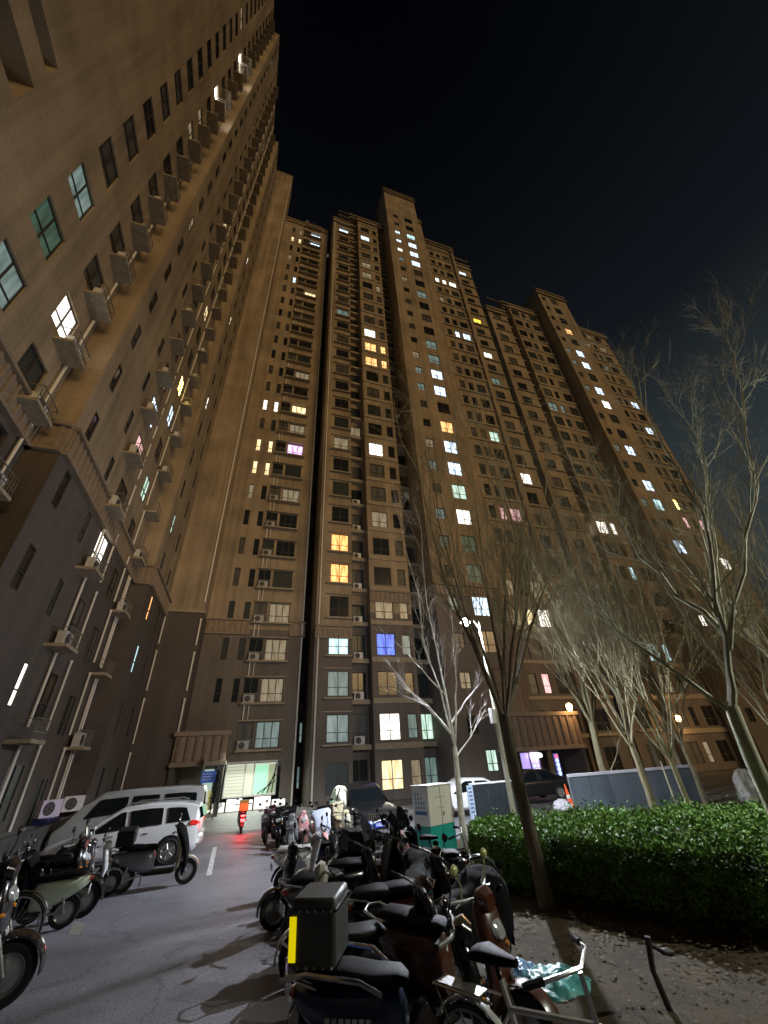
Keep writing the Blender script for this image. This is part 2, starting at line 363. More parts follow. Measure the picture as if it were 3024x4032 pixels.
def band(B,p0,p1,z,h=1.25,dent=True):
    """cornice band with thin mouldings and vertical dentils; outside on the right of p0->p1"""
    p0=Vector((*p0,0)); p1=Vector((*p1,0)); L=(p1-p0).length; u=(p1-p0)/L; n=Vector((u.y,-u.x,0)); bm=MB(); B.ledges.append(('cornice',bm,[M_TRIM]))
    def bx(a0,a1,o0,o1,z0,z1,m=0):
        vs=[p0+u*a+n*o+Vector((0,0,zz)) for a in (a0,a1) for o in (o0,o1) for zz in (z0,z1)]
        bm.add(vs,[(0,1,3,2),(4,6,7,5),(0,4,5,1),(2,3,7,6),(0,2,6,4),(1,5,7,3)],m)
    bx(0,L,-.02,.10,z+.14,z+h-.16); bx(-.02,L+.02,-.02,.26,z+h-.15,z+h); bx(-.02,L+.02,-.02,.2,z,z+.13)
    if dent:
        k=max(1,int(L/.42))
        for i in range(k):
            a=(i+.5)*L/k; bx(a-.07,a+.07,.105,.17,z+.16,z+h-.18)
# ---------------- left slab building (faces the lane, +X) -------------
A=Building(12.9)
A.lit=[(9,15.2,'dimcool'),(9,18.3,'dimgreen'),(9,21.3,'dimcool'),(11.8,17.3,'white'),(11.8,48,'flare'),(11.8,63,'flare'),(19.6,11.3,'white'),(19.6,17.5,'pink'),(19.6,20.6,'bluewhite'),
 (22.6,16.9,'green'),(22.6,22.9,'bluewhite'),(22.6,26.1,'strong'),(27.3,11.2,'amber'),(27.3,8.3,'cyan'),(27.3,17.4,'green'),(17.3,5.2,'white'),(22.6,36,'warm'),(27.3,42,'warm'),(27.3,57,'white'),(19.6,45,'warm'),(27.3,30,'white')]
Q=.0068; H1=94.8
A.wincol((-8.3,14),(-8.3,-22),[],3)  if False else None
def U(p0,p1,y): return abs(y-p0[1])
p0,p1=(-8.3,-24.),(-8.3,13.45)
# (u runs along +Y so that the outside, +X, is on the right)
col=lambda y,wd,ht,kind,zb,st=3.05,a=0,b=31,skip=(): (y+24.,wd,ht,kind,zb,st,Q,a,b,skip)
A.wincol(p0,p1,[col(9,1.5,1.6,'double',2.9),col(11.8,1.35,1.6,'double',2.0),col(-2,1.5,1.6,'double',2.2),col(-8,1.5,1.6,'double',2.2),col(1,.6,1.4,'slot',2.2)],H1,
         extra=[(24-3,24+5.85,18.8,20.1,1.2),(24-3,24+5.75,21.15,22.0,1.2)])
A.facade((-8.3,13.45),(-7.25,13.45),0,H1)
p0=(-7.25,13.45)
col=lambda y,wd,ht,kind,zb,st=3.05,a=0,b=31,skip=(): (y-13.45,wd,ht,kind,zb,st,Q,a,b,skip)
A.wincol(p0,(-7.25,25.8),[col(14.5,.5,1.5,'slot',2.2),col(17.3,.42,1.4,'slot',2.2),col(19.6,1.35,1.7,'double',2.15),col(22.6,.95,1.6,'double',1.75)],H1,depth=.07)
A.facade((-7.25,25.8),(-6.3,25.8),0,H1)
col=lambda y,wd,ht,kind,zb,st=3.05,a=0,b=31,skip=(): (y-25.8,wd,ht,kind,zb,st,Q,a,b,skip)
A.wincol((-6.3,25.8),(-6.3,32.4),[col(27.3,.5,1.6,'slot',2.1),col(30.3,.5,1.6,'slot',2.1)],H1,depth=.07)
A.facade((-6.3,32.4),(-3.6,32.4),0,103); A.facade((-3.6,32.4),(-3.6,36),0,103)
A.facade((-6.3,32.4),(-6.3,25.8),H1,103) if False else None
for (x0,x1,y0,y1,z) in ((-20,-8.3,-24,36,H1),(-8.3,-7.25,13.45,36,H1),(-7.25,-6.3,25.8,36,H1),(-12,-3.6,32.4,36,103)): A.slab(x0,x1,y0,y1,z-.1,z+.25)
A.facade((-12,32.4),(-6.3,32.4),H1,103)
# raised roof block between and far gable walls
A.slab(-20,-8.6,16,31,H1+.3,103,1)
A.slab(-6.3,-3.55,32.25,32.41,12.75,12.95,1)
for a,c in (((-8.3,-24.),(-8.3,13.45)),((-8.3,13.45),(-7.25,13.45)),((-7.25,13.45),(-7.25,25.8)),((-7.25,25.8),(-6.3,25.8)),((-6.3,25.8),(-6.3,32.4))):
    band(A,a,c,12.25,1.3)
for k in range(1,12):
    z=.55+3.1*k+Q*k*k
    ledge(A,(-8.3,12.3,z),(1,0,0),1.3,.7,ac=(k>2))
    ledge(A,(-7.25,18.5,z),(1,0,0),1.25,.75,ac=random.random()<.8)
    ledge(A,(-7.25,24.1,z),(1,0,0),1.25,.75,ac=random.random()<.8)
for k in range(12,28):
    z=.55+3.1*k+Q*k*k
    for x,y in ((-8.3,12.3),(-7.25,18.5),(-7.25,24.1)):
        ledge(A,(x,y,z),(1,0,0),1.25,.75,rail=True,ac=False)
for (x,y,z1,r) in ((-8.18,12.9,90,.05),(-7.14,18.95,12.2,.05),(-7.14,24.75,12.2,.05),(-7.14,24.45,12.2,.035),(-6.2,32.1,12.2,.05),(-7.14,20.7,93,.045),(-7.14,23.4,93,.045),(-3.75,32.3,12.2,.06)):
    zz=1.0
    while zz<z1:
        zt=min(zz+2.55,z1); A.pipes.tube([(x,y,zz),(x,y,zt)],r,7); A.pipes.tube([(x,y,zt-.02),(x,y,zt+.08)],r*1.35,7); zz=zt+.55
A.pipes.tube([(-3.75,32.3,13.6),(-3.75,32.3,100)],.06,7)
A.finish('apartment_building','tall tan apartment slab on the left with air conditioner ledges and pale drainpipes',center=(-8,5))
# ---------------- wing facing the camera --------------
def loclit(l,f=1.0):
    n=dict(w='white',b='bluewhite',o='orange',y='warm',g='green',p='purple',B='blue',d='dimwarm',D='dimcool',gD='dimgreen',yel='yellow',w2='flare',O='amber',c='cyan',pk='pink',pkw='pink',o2='strong')
    return [(x*f if f!=1 else x,z if f==1 else (z-2.5)*f+2.5,n[c]) for x,z,c in l]
Wg=Building(12.4)
Wg.lit=loclit([(-1.8,39.3,'w'),(-.55,39.1,'w'),(1.9,38.7,'y'),(-1.8,32.3,'y'),(-.5,32.2,'y'),(1.9,32.5,'p'),(-1.8,29,'y'),(-.5,29,'y'),
 (2.3,88,'b'),(2.3,84,'b'),(-1.8,82,'y'),(-.5,82,'y'),(-.5,68,'b'),(2.2,65.5,'y'),(-.5,86,'d'),(-1.8,75,'d'),(2,35.5,'d'),(2,14,'d'),(2,10.8,'d'),(-1.8,26,'d'),(2,26,'d'),(2,7.6,'d'),(2,4.5,'D')])
WQ=.0068; WH=90.5
cw=lambda x,wd,ht,kind,zb,a=1,b=27,skip=(): (x+3.6,wd,ht,kind,zb,3.1,WQ,a,b,skip)
Wg.wincol((-3.6,35),(4.4,35),[cw(-1.85,.5,1.75,'slot',1.4,a=2),cw(-.55,.5,1.75,'slot',1.4,a=2),cw(.55,1.1,1.75,'double',1.4),cw(2.2,1.75,1.75,'triple',1.4)],WH,extra=[(2.55,7.0,.05,2.75)])
Wg.facade((4.4,35),(4.4,38),0,WH)
Wg.slab(-3.6,4.5,34.85,46,WH-.05,WH+.35); Wg.slab(-3.7,4.5,34.8,34.98,WH-1.2,WH-.9)
band(Wg,(-3.58,35),(-.1,35),11.9,1.3); band(Wg,(3.2,35),(4.42,35),11.9,1.3); band(Wg,(4.4,35),(4.4,37.4),11.9,1.3)
for k in range(1,28):
    z=1.4+3.1*k+WQ*k*k
    mb=MB(); mb.box(-.05,3.25,34.5,35.02,z-1.08,z-.96,0); Wg.w.box(-.05,3.25,34.75,34.99,z+.92,z+1.0,3)
    if k<14:
        for i in range(12): mb.box(.02+i*.09,.035+i*.09,34.55,34.57,z-.95,z-.35,1)
        mb.box(.0,1.1,34.54,34.58,z-.35,z-.31,1)
    Wg.ledges.append(('balcony_ledge',mb,[M_CON,M_RAIL]))
    if k<9:
        m2=MB(); ac_unit(m2,(.5,34.78,z-.95),(0,-1,0)); Wg.ledges.append(('air_conditioner',m2,[M_AC,M_BLACK,M_GUARD]))
    Wg.pipes.tube([(.25,34.9,z+1.0),(.25,34.9,z+2.05)],.05,6); Wg.pipes.tube([(.6,34.9,z+1.0),(.6,34.9,z+2.05)],.035,6)
Wg.pipes.tube([(4.3,34.92,0),(4.3,34.92,WH)],.07,6)
Wg.finish('apartment_building','tan apartment wing with slot windows and stacked ledges above a bright glazed ground floor',center=(0,35),pod=M_POD2)
# ---------------- central tower ----------------
T=Building(13.6)
T.lit=loclit([(5.2,4.6,'D'),(5.2,1.7,'D'),(7.1,86.6,'b'),(11.3,87.6,'b'),(7.1,59.2,'D'),(10.9,56.7,'w'),(11.3,53.5,'o'),(13.1,53.5,'o'),(11.3,50,'o'),(13.1,49.4,'o'),(11.2,33.4,'w'),(7.1,33,'d'),(7.1,20.3,'O'),(7.1,17.1,'O'),
 (7.1,10.8,'c'),(11.1,10.8,'B'),(12.9,10.9,'D'),(11.2,13.9,'d'),(12.9,13.6,'d'),(7.2,7.7,'D'),(11.2,4.5,'w'),(11.1,1.7,'y'),(12.9,4,'D'),(14.6,3.9,'g'),(7.2,4.5,'D'),(11.2,23.8,'d'),(11.7,77.5,'d'),(14.6,1.8,'D')])
Sl=loclit([(17.9,89.2,'b'),(17.9,85.7,'b'),(17.9,82.1,'w'),(17.9,78.7,'D'),(20.7,88.8,'c'),(20.7,85.2,'b'),(20.7,81.7,'b'),(20.7,78.1,'b'),(20.3,67.6,'D'),(17.4,47.5,'D'),(20.2,54.2,'D'),(20.1,50.5,'D'),(20.2,47.2,'b'),(20.2,43.8,'b'),
 (20.1,37,'o'),(20,33.8,'b'),(20,30.5,'b'),(17.4,44.1,'D'),(17.3,34.2,'d'),(17.4,30.8,'D'),(20,27.2,'g'),(20,23.8,'w'),(17.1,24.4,'D'),(19.8,17.3,'gD'),(19.8,14.1,'b'),(18.6,2.0,'g'),(17.2,14.3,'D'),(20.2,20.9,'gD'),(17.2,21.2,'gD')])
RTl=loclit([(25.8,81.3,'w'),(27.3,81.2,'w'),(29.1,81.4,'w'),(32.6,87.2,'b'),(27.3,63.8,'b'),(29,64.1,'b'),(32.6,70,'yel'),(32.6,53.1,'D'),(28.9,40.1,'g'),(32,33.2,'w'),(26.6,26.9,'pk'),(28.1,27.1,'pk'),(26.4,13.9,'y'),(28.7,14,'w'),(25,13.9,'d'),
 (27.9,7.4,'pkw'),(32.5,59.4,'w'),(31.6,13.8,'d'),(30.6,10.6,'D')])
T.lit+=RTl
TH=91.0; TP=94.6
ct=lambda x,wd,ht,kind,zb=1.5,a=0,b=29,skip=(): (x-5.1,wd,ht,kind,zb,3.1,.0068,a,b,skip)
# deep recess between wing and tower
T.wincol((4.4,37.5),(5.9,37.5),[(.75,.5,1.5,'slot',1.6,3.1,.0068,0,27,())],WH,podz=12.4)
T.facade((5.1,37.5),(5.1,32.6),0,TH+.0,podz=12.4) if False else None
T.w.add([(5.1,37.5,0),(5.1,37.5,12.4),(5.1,32.6,12.4),(5.1,32.6,0)],[(0,1,2,3)],1); T.w.add([(5.1,37.5,12.4),(5.1,37.5,TH),(5.1,32.6,TH),(5.1,32.6,12.4)],[(0,1,2,3)],0)
c2=lambda o,L: [(x-o,wd,ht,k,1.5,3.1,.0068,0,29,()) for x,wd,ht,k in L]
T.wincol((5.1,32.6),(8.25,32.6),c2(5.1,[(7.1,1.7,1.85,'double')]),TH,podz=11.6)
T.facade((8.25,32.6),(8.25,33.8),0,TP)
T.wincol((8.25,33.8),(9.9,33.8),c2(8.25,[(9.07,1.4,2.1,'double')]),TP)
T.facade((9.9,33.8),(9.9,32.5),0,TP)
T.wincol((9.9,32.5),(13.9,32.5),c2(9.9,[(11.25,1.7,1.85,'double'),(13.15,.8,1.7,'slot')]),TP)
T.facade((13.9,32.5),(13.9,33.8),0,TP)
T.wincol((13.9,33.8),(16.2,33.8),c2(13.9,[(14.9,1.5,1.9,'double')]),TP)
T.facade((15.45,34.5),(15.45,30.5),0,108.5)
lit0=T.lit; T.lit=Sl
T.wincol((15.45,30.5),(22.5,30.5),[(18.6-15.45,.95,1.4,'double',2.0,3.2,0,0,0,()),(17.35-15.45,1.0,1.3,'double',1.2,3.2,.0068,1,28,()),(20.15-15.45,1.7,1.9,'double',1.2,3.2,.0068,2,28,(15,16,17,19,20,21,22) if False else ())],108.5,podz=15.0)
T.lit=lit0
T.facade((22.5,30.5),(22.5,34.5),0,108.5)
T.wincol((22.5,31.6),(23.9,31.6),[],101.5); T.facade((23.9,31.6),(23.9,32.6),0,101.5)
T.wincol((23.9,32.6),(30.2,32.6),c2(23.9,[(25.6,.85,1.75,'slot'),(27.1,.85,1.75,'slot'),(28.9,1.5,1.85,'double')]),TP)
T.facade((30.2,32.6),(30.2,32.2),0,TP); T.facade((30.2,32.2),(30.8,32.2),0,TP); T.facade((30.8,32.2),(30.8,32.9),0,TP)
T.wincol((30.8,32.9),(34.6,32.9),c2(30.8,[(32.5,1.6,1.85,'double')]),TH-.5)
for (x0,x1,y0,z) in ((4.9,8.3,32.4,TH),(8.1,16.3,32.3,TP),(15.2,22.7,30.25,108.5),(22.5,24.1,31.4,101.5),(23.9,31,32.0,TP),(30.9,34.8,32.7,TH-.5)):
    T.slab(x0,x1,y0,46,z,z+.35); T.slab(x0-.02,x1+.02,y0-.08,y0+.25,z-1.5,z-1.2)
# horizontal string courses at every floor of the window bays
for k in range(0,29):
    z=1.5+3.1*k+.0068*k*k-1.15
    if k>0:
        T.slab(5.9,8.2,32.25,32.6,z,z+.12,1); T.slab(5.9,8.2,32.4,32.6,z+2.22,z+2.3,1)
        T.slab(9.92,13.88,32.38,32.5,z-.35,z+.05,1); T.slab(8.27,9.88,33.2,33.8,z-.3,z+.05,1); T.slab(13.92,15.4,33.2,33.8,z-.3,z+.05,1)
        T.slab(24,30.15,32.42,32.6,z-.25,z+.05,1); T.slab(31,34.5,32.6,32.9,z-.2,z+.05,1)
band(T,(5.1,32.6),(8.25,32.6),11.2,1.1); band(T,(9.9,32.5),(13.9,32.5),14.6,1.1); band(T,(15.45,34),(15.45,30.5),14.7,1.1); band(T,(15.45,30.5),(22.5,30.5),14.9,1.1)
band(T,(8.25,33.8),(9.9,33.8),14.6,1.1); band(T,(13.9,33.8),(15.4,33.8),14.6,1.1); band(T,(23.9,32.6),(30.2,32.6),14.9,1.1)
T.pipes.tube([(5.35,32.5,0),(5.35,32.5,TH)],.06,6)
for k in range(1,9):
    z=1.5+3.1*k+.0068*k*k
    m2=MB(); ac_unit(m2,(9.0,33.5,z-1.1),(0,-1,0)); T.ledges.append(('air_conditioner',m2,[M_AC,M_BLACK,M_GUARD]))
T.finish('apartment_building','tall stepped tan tower in the middle with a column of bright stair windows',center=(18,33),pod=M_POD2)
# ---------------- right tower (lower, farther right) ---------------
D=Building(13.6)
f=.817
raw=[(68.7,94,'o'),(68.4,84.3,'b'),(68.3,79.9,'b'),(67.9,70.5,'b'),(67.9,66.1,'w'),(67.5,52.7,'b'),(67,43.8,'b'),(67.3,39.4,'c'),(66.9,30.6,'b'),(65,84.5,'D'),(64.4,80,'D'),(64.1,71.1,'D'),(63.8,53.2,'D'),(63.4,39.8,'D'),(65.6,17.7,'w'),(62.8,17.8,'D')]
St=[((49.3 if x<66 else 51.9),(z-2.5)*.764+2.5,c) for x,z,c in loclit(raw)]
raw=[(77.3,69.1,'b'),(77.3,60.5,'b'),(74.3,78.9,'D'),(74.6,91.8,'d'),(78.3,90.3,'d'),(52.1,61,'D'),(54.1,61.2,'D'),(51.4,32.7,'w'),(48.4,32.3,'w'),(53.4,33.3,'w'),(44.3,32.1,'d'),(71.1,41.1,'yel'),(73,40.5,'o2'),(70.3,37.3,'pk'),(72.6,37.3,'pk'),(77,37,'pk'),
 (54.8,24.3,'c'),(58.8,24.8,'d'),(76.6,28.7,'w'),(72.3,24.9,'d'),(71.6,24.2,'d'),(72.1,20.4,'w'),(69.8,8.1,'w'),(76,16.5,'D'),(66.4,9.9,'D'),(50.9,8.4,'d'),(47.9,12.7,'c'),(50.8,12.6,'c'),(53,12.6,'c'),(47.7,4.8,'y')]
D.lit=[(x*f,(z-2.5)*f+2.5,c) for x,z,c in loclit(raw)]
DH=75.5; DP=79
c3=lambda o,L,b=24: [(x-o,wd,ht,k,1.5,3.1,.0068,0,b,()) for x,wd,ht,k in L]
D.w.add([(35.4,37,0),(35.4,37,12.6),(35.4,32.6,12.6),(35.4,32.6,0)],[(0,1,2,3)],1); D.w.add([(35.4,37,12.6),(35.4,37,DH),(35.4,32.6,DH),(35.4,32.6,12.6)],[(0,1,2,3)],0)
D.wincol((34.6,36),(35.4,36),[],DH)
D.wincol((35.4,32.6),(39.6,32.6),c3(35.4,[(37.3,1.7,1.85,'double')]),DH)
D.facade((39.6,32.6),(39.6,33.6),0,DP)
D.wincol((39.6,33.6),(41,33.6),c3(39.6,[(40.3,1.2,2.0,'double')]),DP)
D.facade((41,33.6),(41,32.5),0,DP)
D.wincol((41,32.5),(48.9,32.5),c3(41,[(42.2,1.7,1.85,'double'),(44.1,.8,1.75,'slot'),(46.4,1.7,1.85,'double')]),DP)
D.facade((48.2,34),(48.2,30.5),0,84.8)
tmp=D.lit; D.lit=St
D.wincol((48.2,30.5),(55.4,30.5),[(49.3-48.2,.95,1.3,'double',1.2,3.2,.0068,1,24,()),(51.9-48.2,1.7,1.9,'double',1.2,3.2,.0068,2,24,())],84.8,podz=15)
D.lit=tmp
D.facade((55.4,30.5),(55.4,32.6),0,84.8)
D.wincol((55.4,32.6),(65.8,32.6),c3(55.4,[(57.6,.85,1.75,'slot'),(59.3,1.5,1.85,'double'),(61.2,.85,1.75,'slot'),(63.3,1.7,1.85,'double')]),DP)
for (x0,x1,y0,z) in ((35.2,39.7,32.4,DH),(39.4,48.4,32.3,DP),(48,55.6,30.25,84.8),(55.4,66,32.4,DP)):
    D.slab(x0,x1,y0,45,z,z+.35); D.slab(x0-.02,x1+.02,y0-.08,y0+.25,z-1.5,z-1.2)
for k in range(1,25):
    z=1.5+3.1*k+.0068*k*k-1.15
    D.slab(36,39.5,32.35,32.6,z,z+.12,1); D.slab(41.05,48.15,32.38,32.5,z-.35,z+.05,1); D.slab(39.65,40.95,33.1,33.6,z-.3,z+.05,1); D.slab(55.5,65.7,32.42,32.6,z-.3,z+.05,1)
D.facade((65.8,32.6),(65.8,45),0,DP)
band(D,(35.4,32.6),(39.6,32.6),14.6,1.1); band(D,(41,32.5),(48.2,32.5),14.6,1.1); band(D,(48.2,30.5),(55.4,30.5),14.9,1.1); band(D,(55.4,32.6),(65.8,32.6),14.6,1.1)
D.finish('apartment_building','lower tan tower at the far right behind bare trees with a lit stair column',center=(50,33),pod=M_POD2)
#PART2
# ================================================================== ENTRANCES
def canopy(x0,x1,y,yb,z0,z1,label,n):
    t=thing('entrance_canopy',label,'canopy',((x0+x1)/2,y,0)); w=(x1-x0)/2; d=yb-y
    b=MB(); b.box(-w,w,.05,d,z0,z1); b.build('canopy_body',M_TRIM,t,smooth=False)
    b=MB(); b.box(-w-.15,w+.15,-.12,d,z1+.003,z1+.28); b.build('top_moulding',M_TRIM,t,bevel=.02)
    b=MB(); b.box(-w-.1,w+.1,-.1,d,z0-.25,z0-.003); b.build('bottom_moulding',M_TRIM,t,bevel=.02)
    for i in range(n):
        a=-w+(i+.5)*2*w/n; b=MB(); b.box(a-.16*w/n*2,a+.16*w/n*2,-.08,.052,z0+.03,z1-.03); b.build('pilaster',mat('pilaster_plaster',(.20,.14,.11),.8),t,smooth=False)
    for sg in (-1,1):
        b=MB(); b.box(sg*w-.22 if sg>0 else -w,w if sg>0 else -w+.22,.1,d,-.02,z0-.26); b.build('pier',M_POD,t,smooth=False)
    return t
canopy(-3.75,-.55,32.0,34.95,2.95,4.4,'brown ribbed canopy beside the blue plate, behind the grey van',6)
canopy(19.2,25.6,28.4,32.2,2.7,4.7,'brown ribbed canopy over the purple lit doorway',10)
b=MB(); b.box(-.42,.42,-.02,.02,-.3,.3,0)
o=b.build('wall_plate',[mat('plate_blue',(.045,.12,.42),.4,emis=(.08,.2,.8),es=.12),M_WHITE],smooth=False); o.location=(-1.35,31.1,2.1)
for r_ in range(3):
    bb=MB()
    for i in range(5 if r_==0 else 7):
        x=-.3+i*.1; bb.box(x-.03,x+.03,-.034,-.024,.17-r_*.15-.04,.17-r_*.15+.03)
    bb.build('lettering',mat('plate_letters',(.6,.65,.75),.5),o,smooth=False)
tag(o,'small blue plate with rows of pale lettering under the ribbed canopy','sign')
b=MB(); b.box(-.04,.04,-.01,.9,-.9,2.2); o2=b.build('post',M_RAIL,None,smooth=False); o2.parent=o; o2.location=(-.38,.05,-1.2)
# glazed shop front of the wing ground floor
t=thing('shop_front','bright pale green glazed shop front under the wing ledges','shop front',(1.5,34.9,0))
M_SHOP=mat('shop_wall_light',(.5,.5,.42),.6,emis=(.86,.95,.72),es=.42)
M_SG=mat('shop_glass_green',(.3,.5,.4),.3,emis=(.45,1,.66),es=.62)
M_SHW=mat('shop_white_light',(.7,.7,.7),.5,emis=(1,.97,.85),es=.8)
b=MB(); b.box(-1.9,1.55,-.35,.6,.85,2.7,0); b.build('glazed_box',M_SHOP,t,smooth=False)
b=MB()
for x in (-1.9,-.62,.0,1.55): b.box(x-.04,x+.04,-.42,-.352,.85,2.74)
b.box(-1.94,1.6,-.42,-.352,2.74,2.84); b.box(-1.94,1.6,-.42,-.352,.76,.85)
for i in range(9): b.box(-1.82,-.68,-.375,-.352,1.0+i*.19,1.03+i*.19)
b.build('white_frame',M_WFRAME,t,smooth=False)
b=MB(); b.box(.06,.95,-.37,-.354,.9,2.6); b.build('curtain',M_SG,t,smooth=False)
b=MB(); b.box(1.0,1.5,-.37,-.354,.9,2.6); b.build('curtain',mat('shop_glass_olive',(.3,.35,.25),.4,emis=(.7,.85,.5),es=.3),t,smooth=False)
b=MB()
for i in range(4): b.tube([(.35+i*.32,-.5,.9),(1.5,-.5,1.6+i*.35)],.035,5)
b.build('stair_rail',M_BLACK,t)
b=MB()
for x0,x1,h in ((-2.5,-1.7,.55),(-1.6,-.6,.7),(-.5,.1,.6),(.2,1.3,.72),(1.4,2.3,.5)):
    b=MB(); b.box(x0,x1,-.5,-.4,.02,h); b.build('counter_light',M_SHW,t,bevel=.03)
b=MB(); b.box(-3.3,-2.7,-.3,.1,0,2.5); b.build('lit_door',mat('door_glow',(.4,.5,.45),.4,emis=(.62,.85,.8),es=.45),t,smooth=False)
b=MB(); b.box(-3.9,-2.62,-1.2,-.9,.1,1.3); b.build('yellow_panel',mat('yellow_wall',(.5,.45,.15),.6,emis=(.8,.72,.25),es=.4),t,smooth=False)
b=MB()
for i in range(4): b.lathe([(.17,0),(.17,.03),(.1,.03),(.1,0)],(-3.7+i*.34,-1.23,.32),(0,-1,0),14,0,0,4.2)
b.build('lettering',mat('letters_white_lit',(.7,.7,.7),.5,emis=(1,1,.9),es=1.0),t)
l=bpy.data.lights.new('shop_light','AREA'); l.energy=160; l.color=(.95,1,.88); l.size=3.0; lo=bpy.data.objects.new('shop_light',l); C.objects.link(lo); lo.parent=t; lo.location=(-.5,-2.2,3.1); lo.rotation_euler=(R(-25),0,0)
# doorway with purple light and the vertical LED sign
t=thing('lit_doorway','purple lit glass doorway under the ribbed canopy on the right','doorway',(21.4,29.4,0))
b=MB(); b.box(-1.1,-.35,0,.1,.2,2.35,0); b.box(-.25,.5,0,.1,.2,2.35,0)
b.build('glass_panel',mat('violet_glass',(.3,.25,.5),.3,emis=(.5,.36,1),es=.75),t,smooth=False)
b=MB(); b.box(-1.2,-1.1,-.05,.12,0,2.5); b.box(-.35,-.25,-.05,.12,0,2.5); b.box(.5,.6,-.05,.12,0,2.5); b.box(-1.2,.6,-.06,.12,2.4,2.52); b.box(-1.1,.5,-.04,-.002,.85,.93)
b.build('door_frame',M_FRAME,t,smooth=False)
b=MB(); b.lx([(-.35,2.15,.05,.1),(0,2.15,.09,.17),(.4,2.15,.05,.1)]); o=b.build('ceiling_lamp',mat('lamp_white_hot',(1,1,1),.5,emis=(1,.96,1),es=14),t); o.location=(.15,-.35,0)
b=MB()
for i in range(4):
    for x in (.0,.3): b.lathe([(0,.02),(.07,.02),(.07,0)],(x,-.012,1.85-i*.36),(0,-1,0),10)
b.build('blue_lights',mat('led_blue',(.2,.4,1),.4,emis=(.3,.62,1),es=3),t)
t=thing('led_sign','narrow vertical sign with stacked blue lights and a red top','sign',(23.2,29.0,0))
b=MB(); b.box(-.2,.2,-.02,.08,.2,2.2); b.build('board',mat('led_board',(.05,.04,.1),.3,emis=(.2,.16,.6),es=.5),t,smooth=False)
for i in range(6):
    b=MB(); b.lathe([(0,.03),(.1,.025),(.13,0)],(.0,-.022,1.75-i*.27),(0,-1,0),12); b.build('character_light',MATS['led_blue'],t)
b=MB(); b.box(-.13,.13,-.05,-.021,1.9,2.12); b.build('red_light',mat('led_red',(1,.1,.1),.4,emis=(1,.12,.25),es=1.6),t,smooth=False)
def wall_lamp(loc,label,st):
    t=thing('wall_lamp',label,'lamp',loc)
    b=MB(); b.box(-.06,.06,0,.5,-.05,.05); b.build('bracket',M_BLACK,t,smooth=False)
    b=MB(); b.loft([ring((0,0,z),(1,0,0),(0,1,0),r,r,12,2) for z,r in ((-.3,.1),(-.15,.2),(.1,.24),(.22,.16),(.28,.05))])
    b.build('lamp_globe',mat('amber_globe',(1,.8,.5),.4,emis=(1,.58,.22),es=16),t)
    l=bpy.data.lights.new('amber_light','POINT'); l.energy=st; l.color=(1,.55,.22); l.shadow_soft_size=.25; lo=bpy.data.objects.new('amber_light',l); C.objects.link(lo); lo.parent=t; lo.location=(0,-.5,0)
wall_lamp((24.9,28.1,5.25),'glowing amber globe lamp on top of the ribbed canopy',120)
wall_lamp((40.6,31.6,4.4),'glowing amber globe lamp near the small lit window, farthest right',160)
# ================================================================== STREET LAMPS
LED=mat('led_lens',(1,1,1),.4,emis=(.93,.93,1),es=60)
def street_lamp(x,y,H,arm,label,P,colr,box=None,up=3600):
    t=thing('street_lamp',label,'street lamp',(x,y,gz(y)),0,None); pm=mat('lamp_pole_paint',(.5,.5,.42),.45,noise=.1,scale=3)
    b=MB(); b.loft([ring((0,0,z),(1,0,0),(0,1,0),r,r,12,2) for z,r in ((0,.16),(.05,.16),(.06,.1),(.5,.095),(H,.055))]); b.build('pole',pm,t)
    b=MB(); b.tube([(0,0,H-.3),(arm*.3,0,H+.02),(arm*.75,0,H+.12)],.035,8); b.build('arm',pm,t)
    b=MB(); s_=math.copysign(1,arm); b.lx([(arm*.7,H+.12,.07,.04),(arm*.8,H+.13,.15,.06),(arm*1.2,H+.13,.15,.05),(arm*1.3,H+.12,.06,.03)]); h=b.build('lamp_head',M_GREYP,t)
    b=MB(); b.lx([(arm*.85,H+.06,.1,.035),(arm*1.0,H+.05,.13,.05),(arm*1.15,H+.06,.1,.035)]); b.build('lens',LED,h)
    b=MB(); b.loft([ring((arm*1.0,0,H+z),(1,0,0),(0,1,0),rr,rr,12,2) for z,rr in ((-.16,.05),(-.12,.13),(.0,.22),(.06,.15))]); b.build('glare_dome',LED,h)  # glowing dome made oversized to stand in for the lamp's glare
    if box:
        b=MB(); b.box(-.22,-.06,-.1,.1,box,box+.5); b.build('control_box',mat('white_box',(.75,.75,.75),.4),t,bevel=.01)
    l=bpy.data.lights.new('lamp_light','SPOT'); l.energy=P; l.color=colr; l.shadow_soft_size=.12; l.spot_size=R(158); l.spot_blend=.25
    lo=bpy.data.objects.new('lamp_light',l); C.objects.link(lo); lo.parent=t; lo.location=(arm,0,H-.12)
    l=bpy.data.lights.new('lamp_glow','POINT'); l.energy=up; l.color=colr; l.shadow_soft_size=.15
    lo=bpy.data.objects.new('lamp_glow',l); C.objects.link(lo); lo.parent=t; lo.location=(arm,0,H-.14)
    return t
street_lamp(8.98,14,7.0,-.62,'glowing street lamp on a pale pole behind the hedge and the big bare tree',11500,(.86,.91,1),box=3.3)
street_lamp(13.5,1.5,7.2,-1.0,'street lamp by the hedge, out at the right of the bare trees',4200,(.97,.97,.82),up=1300)
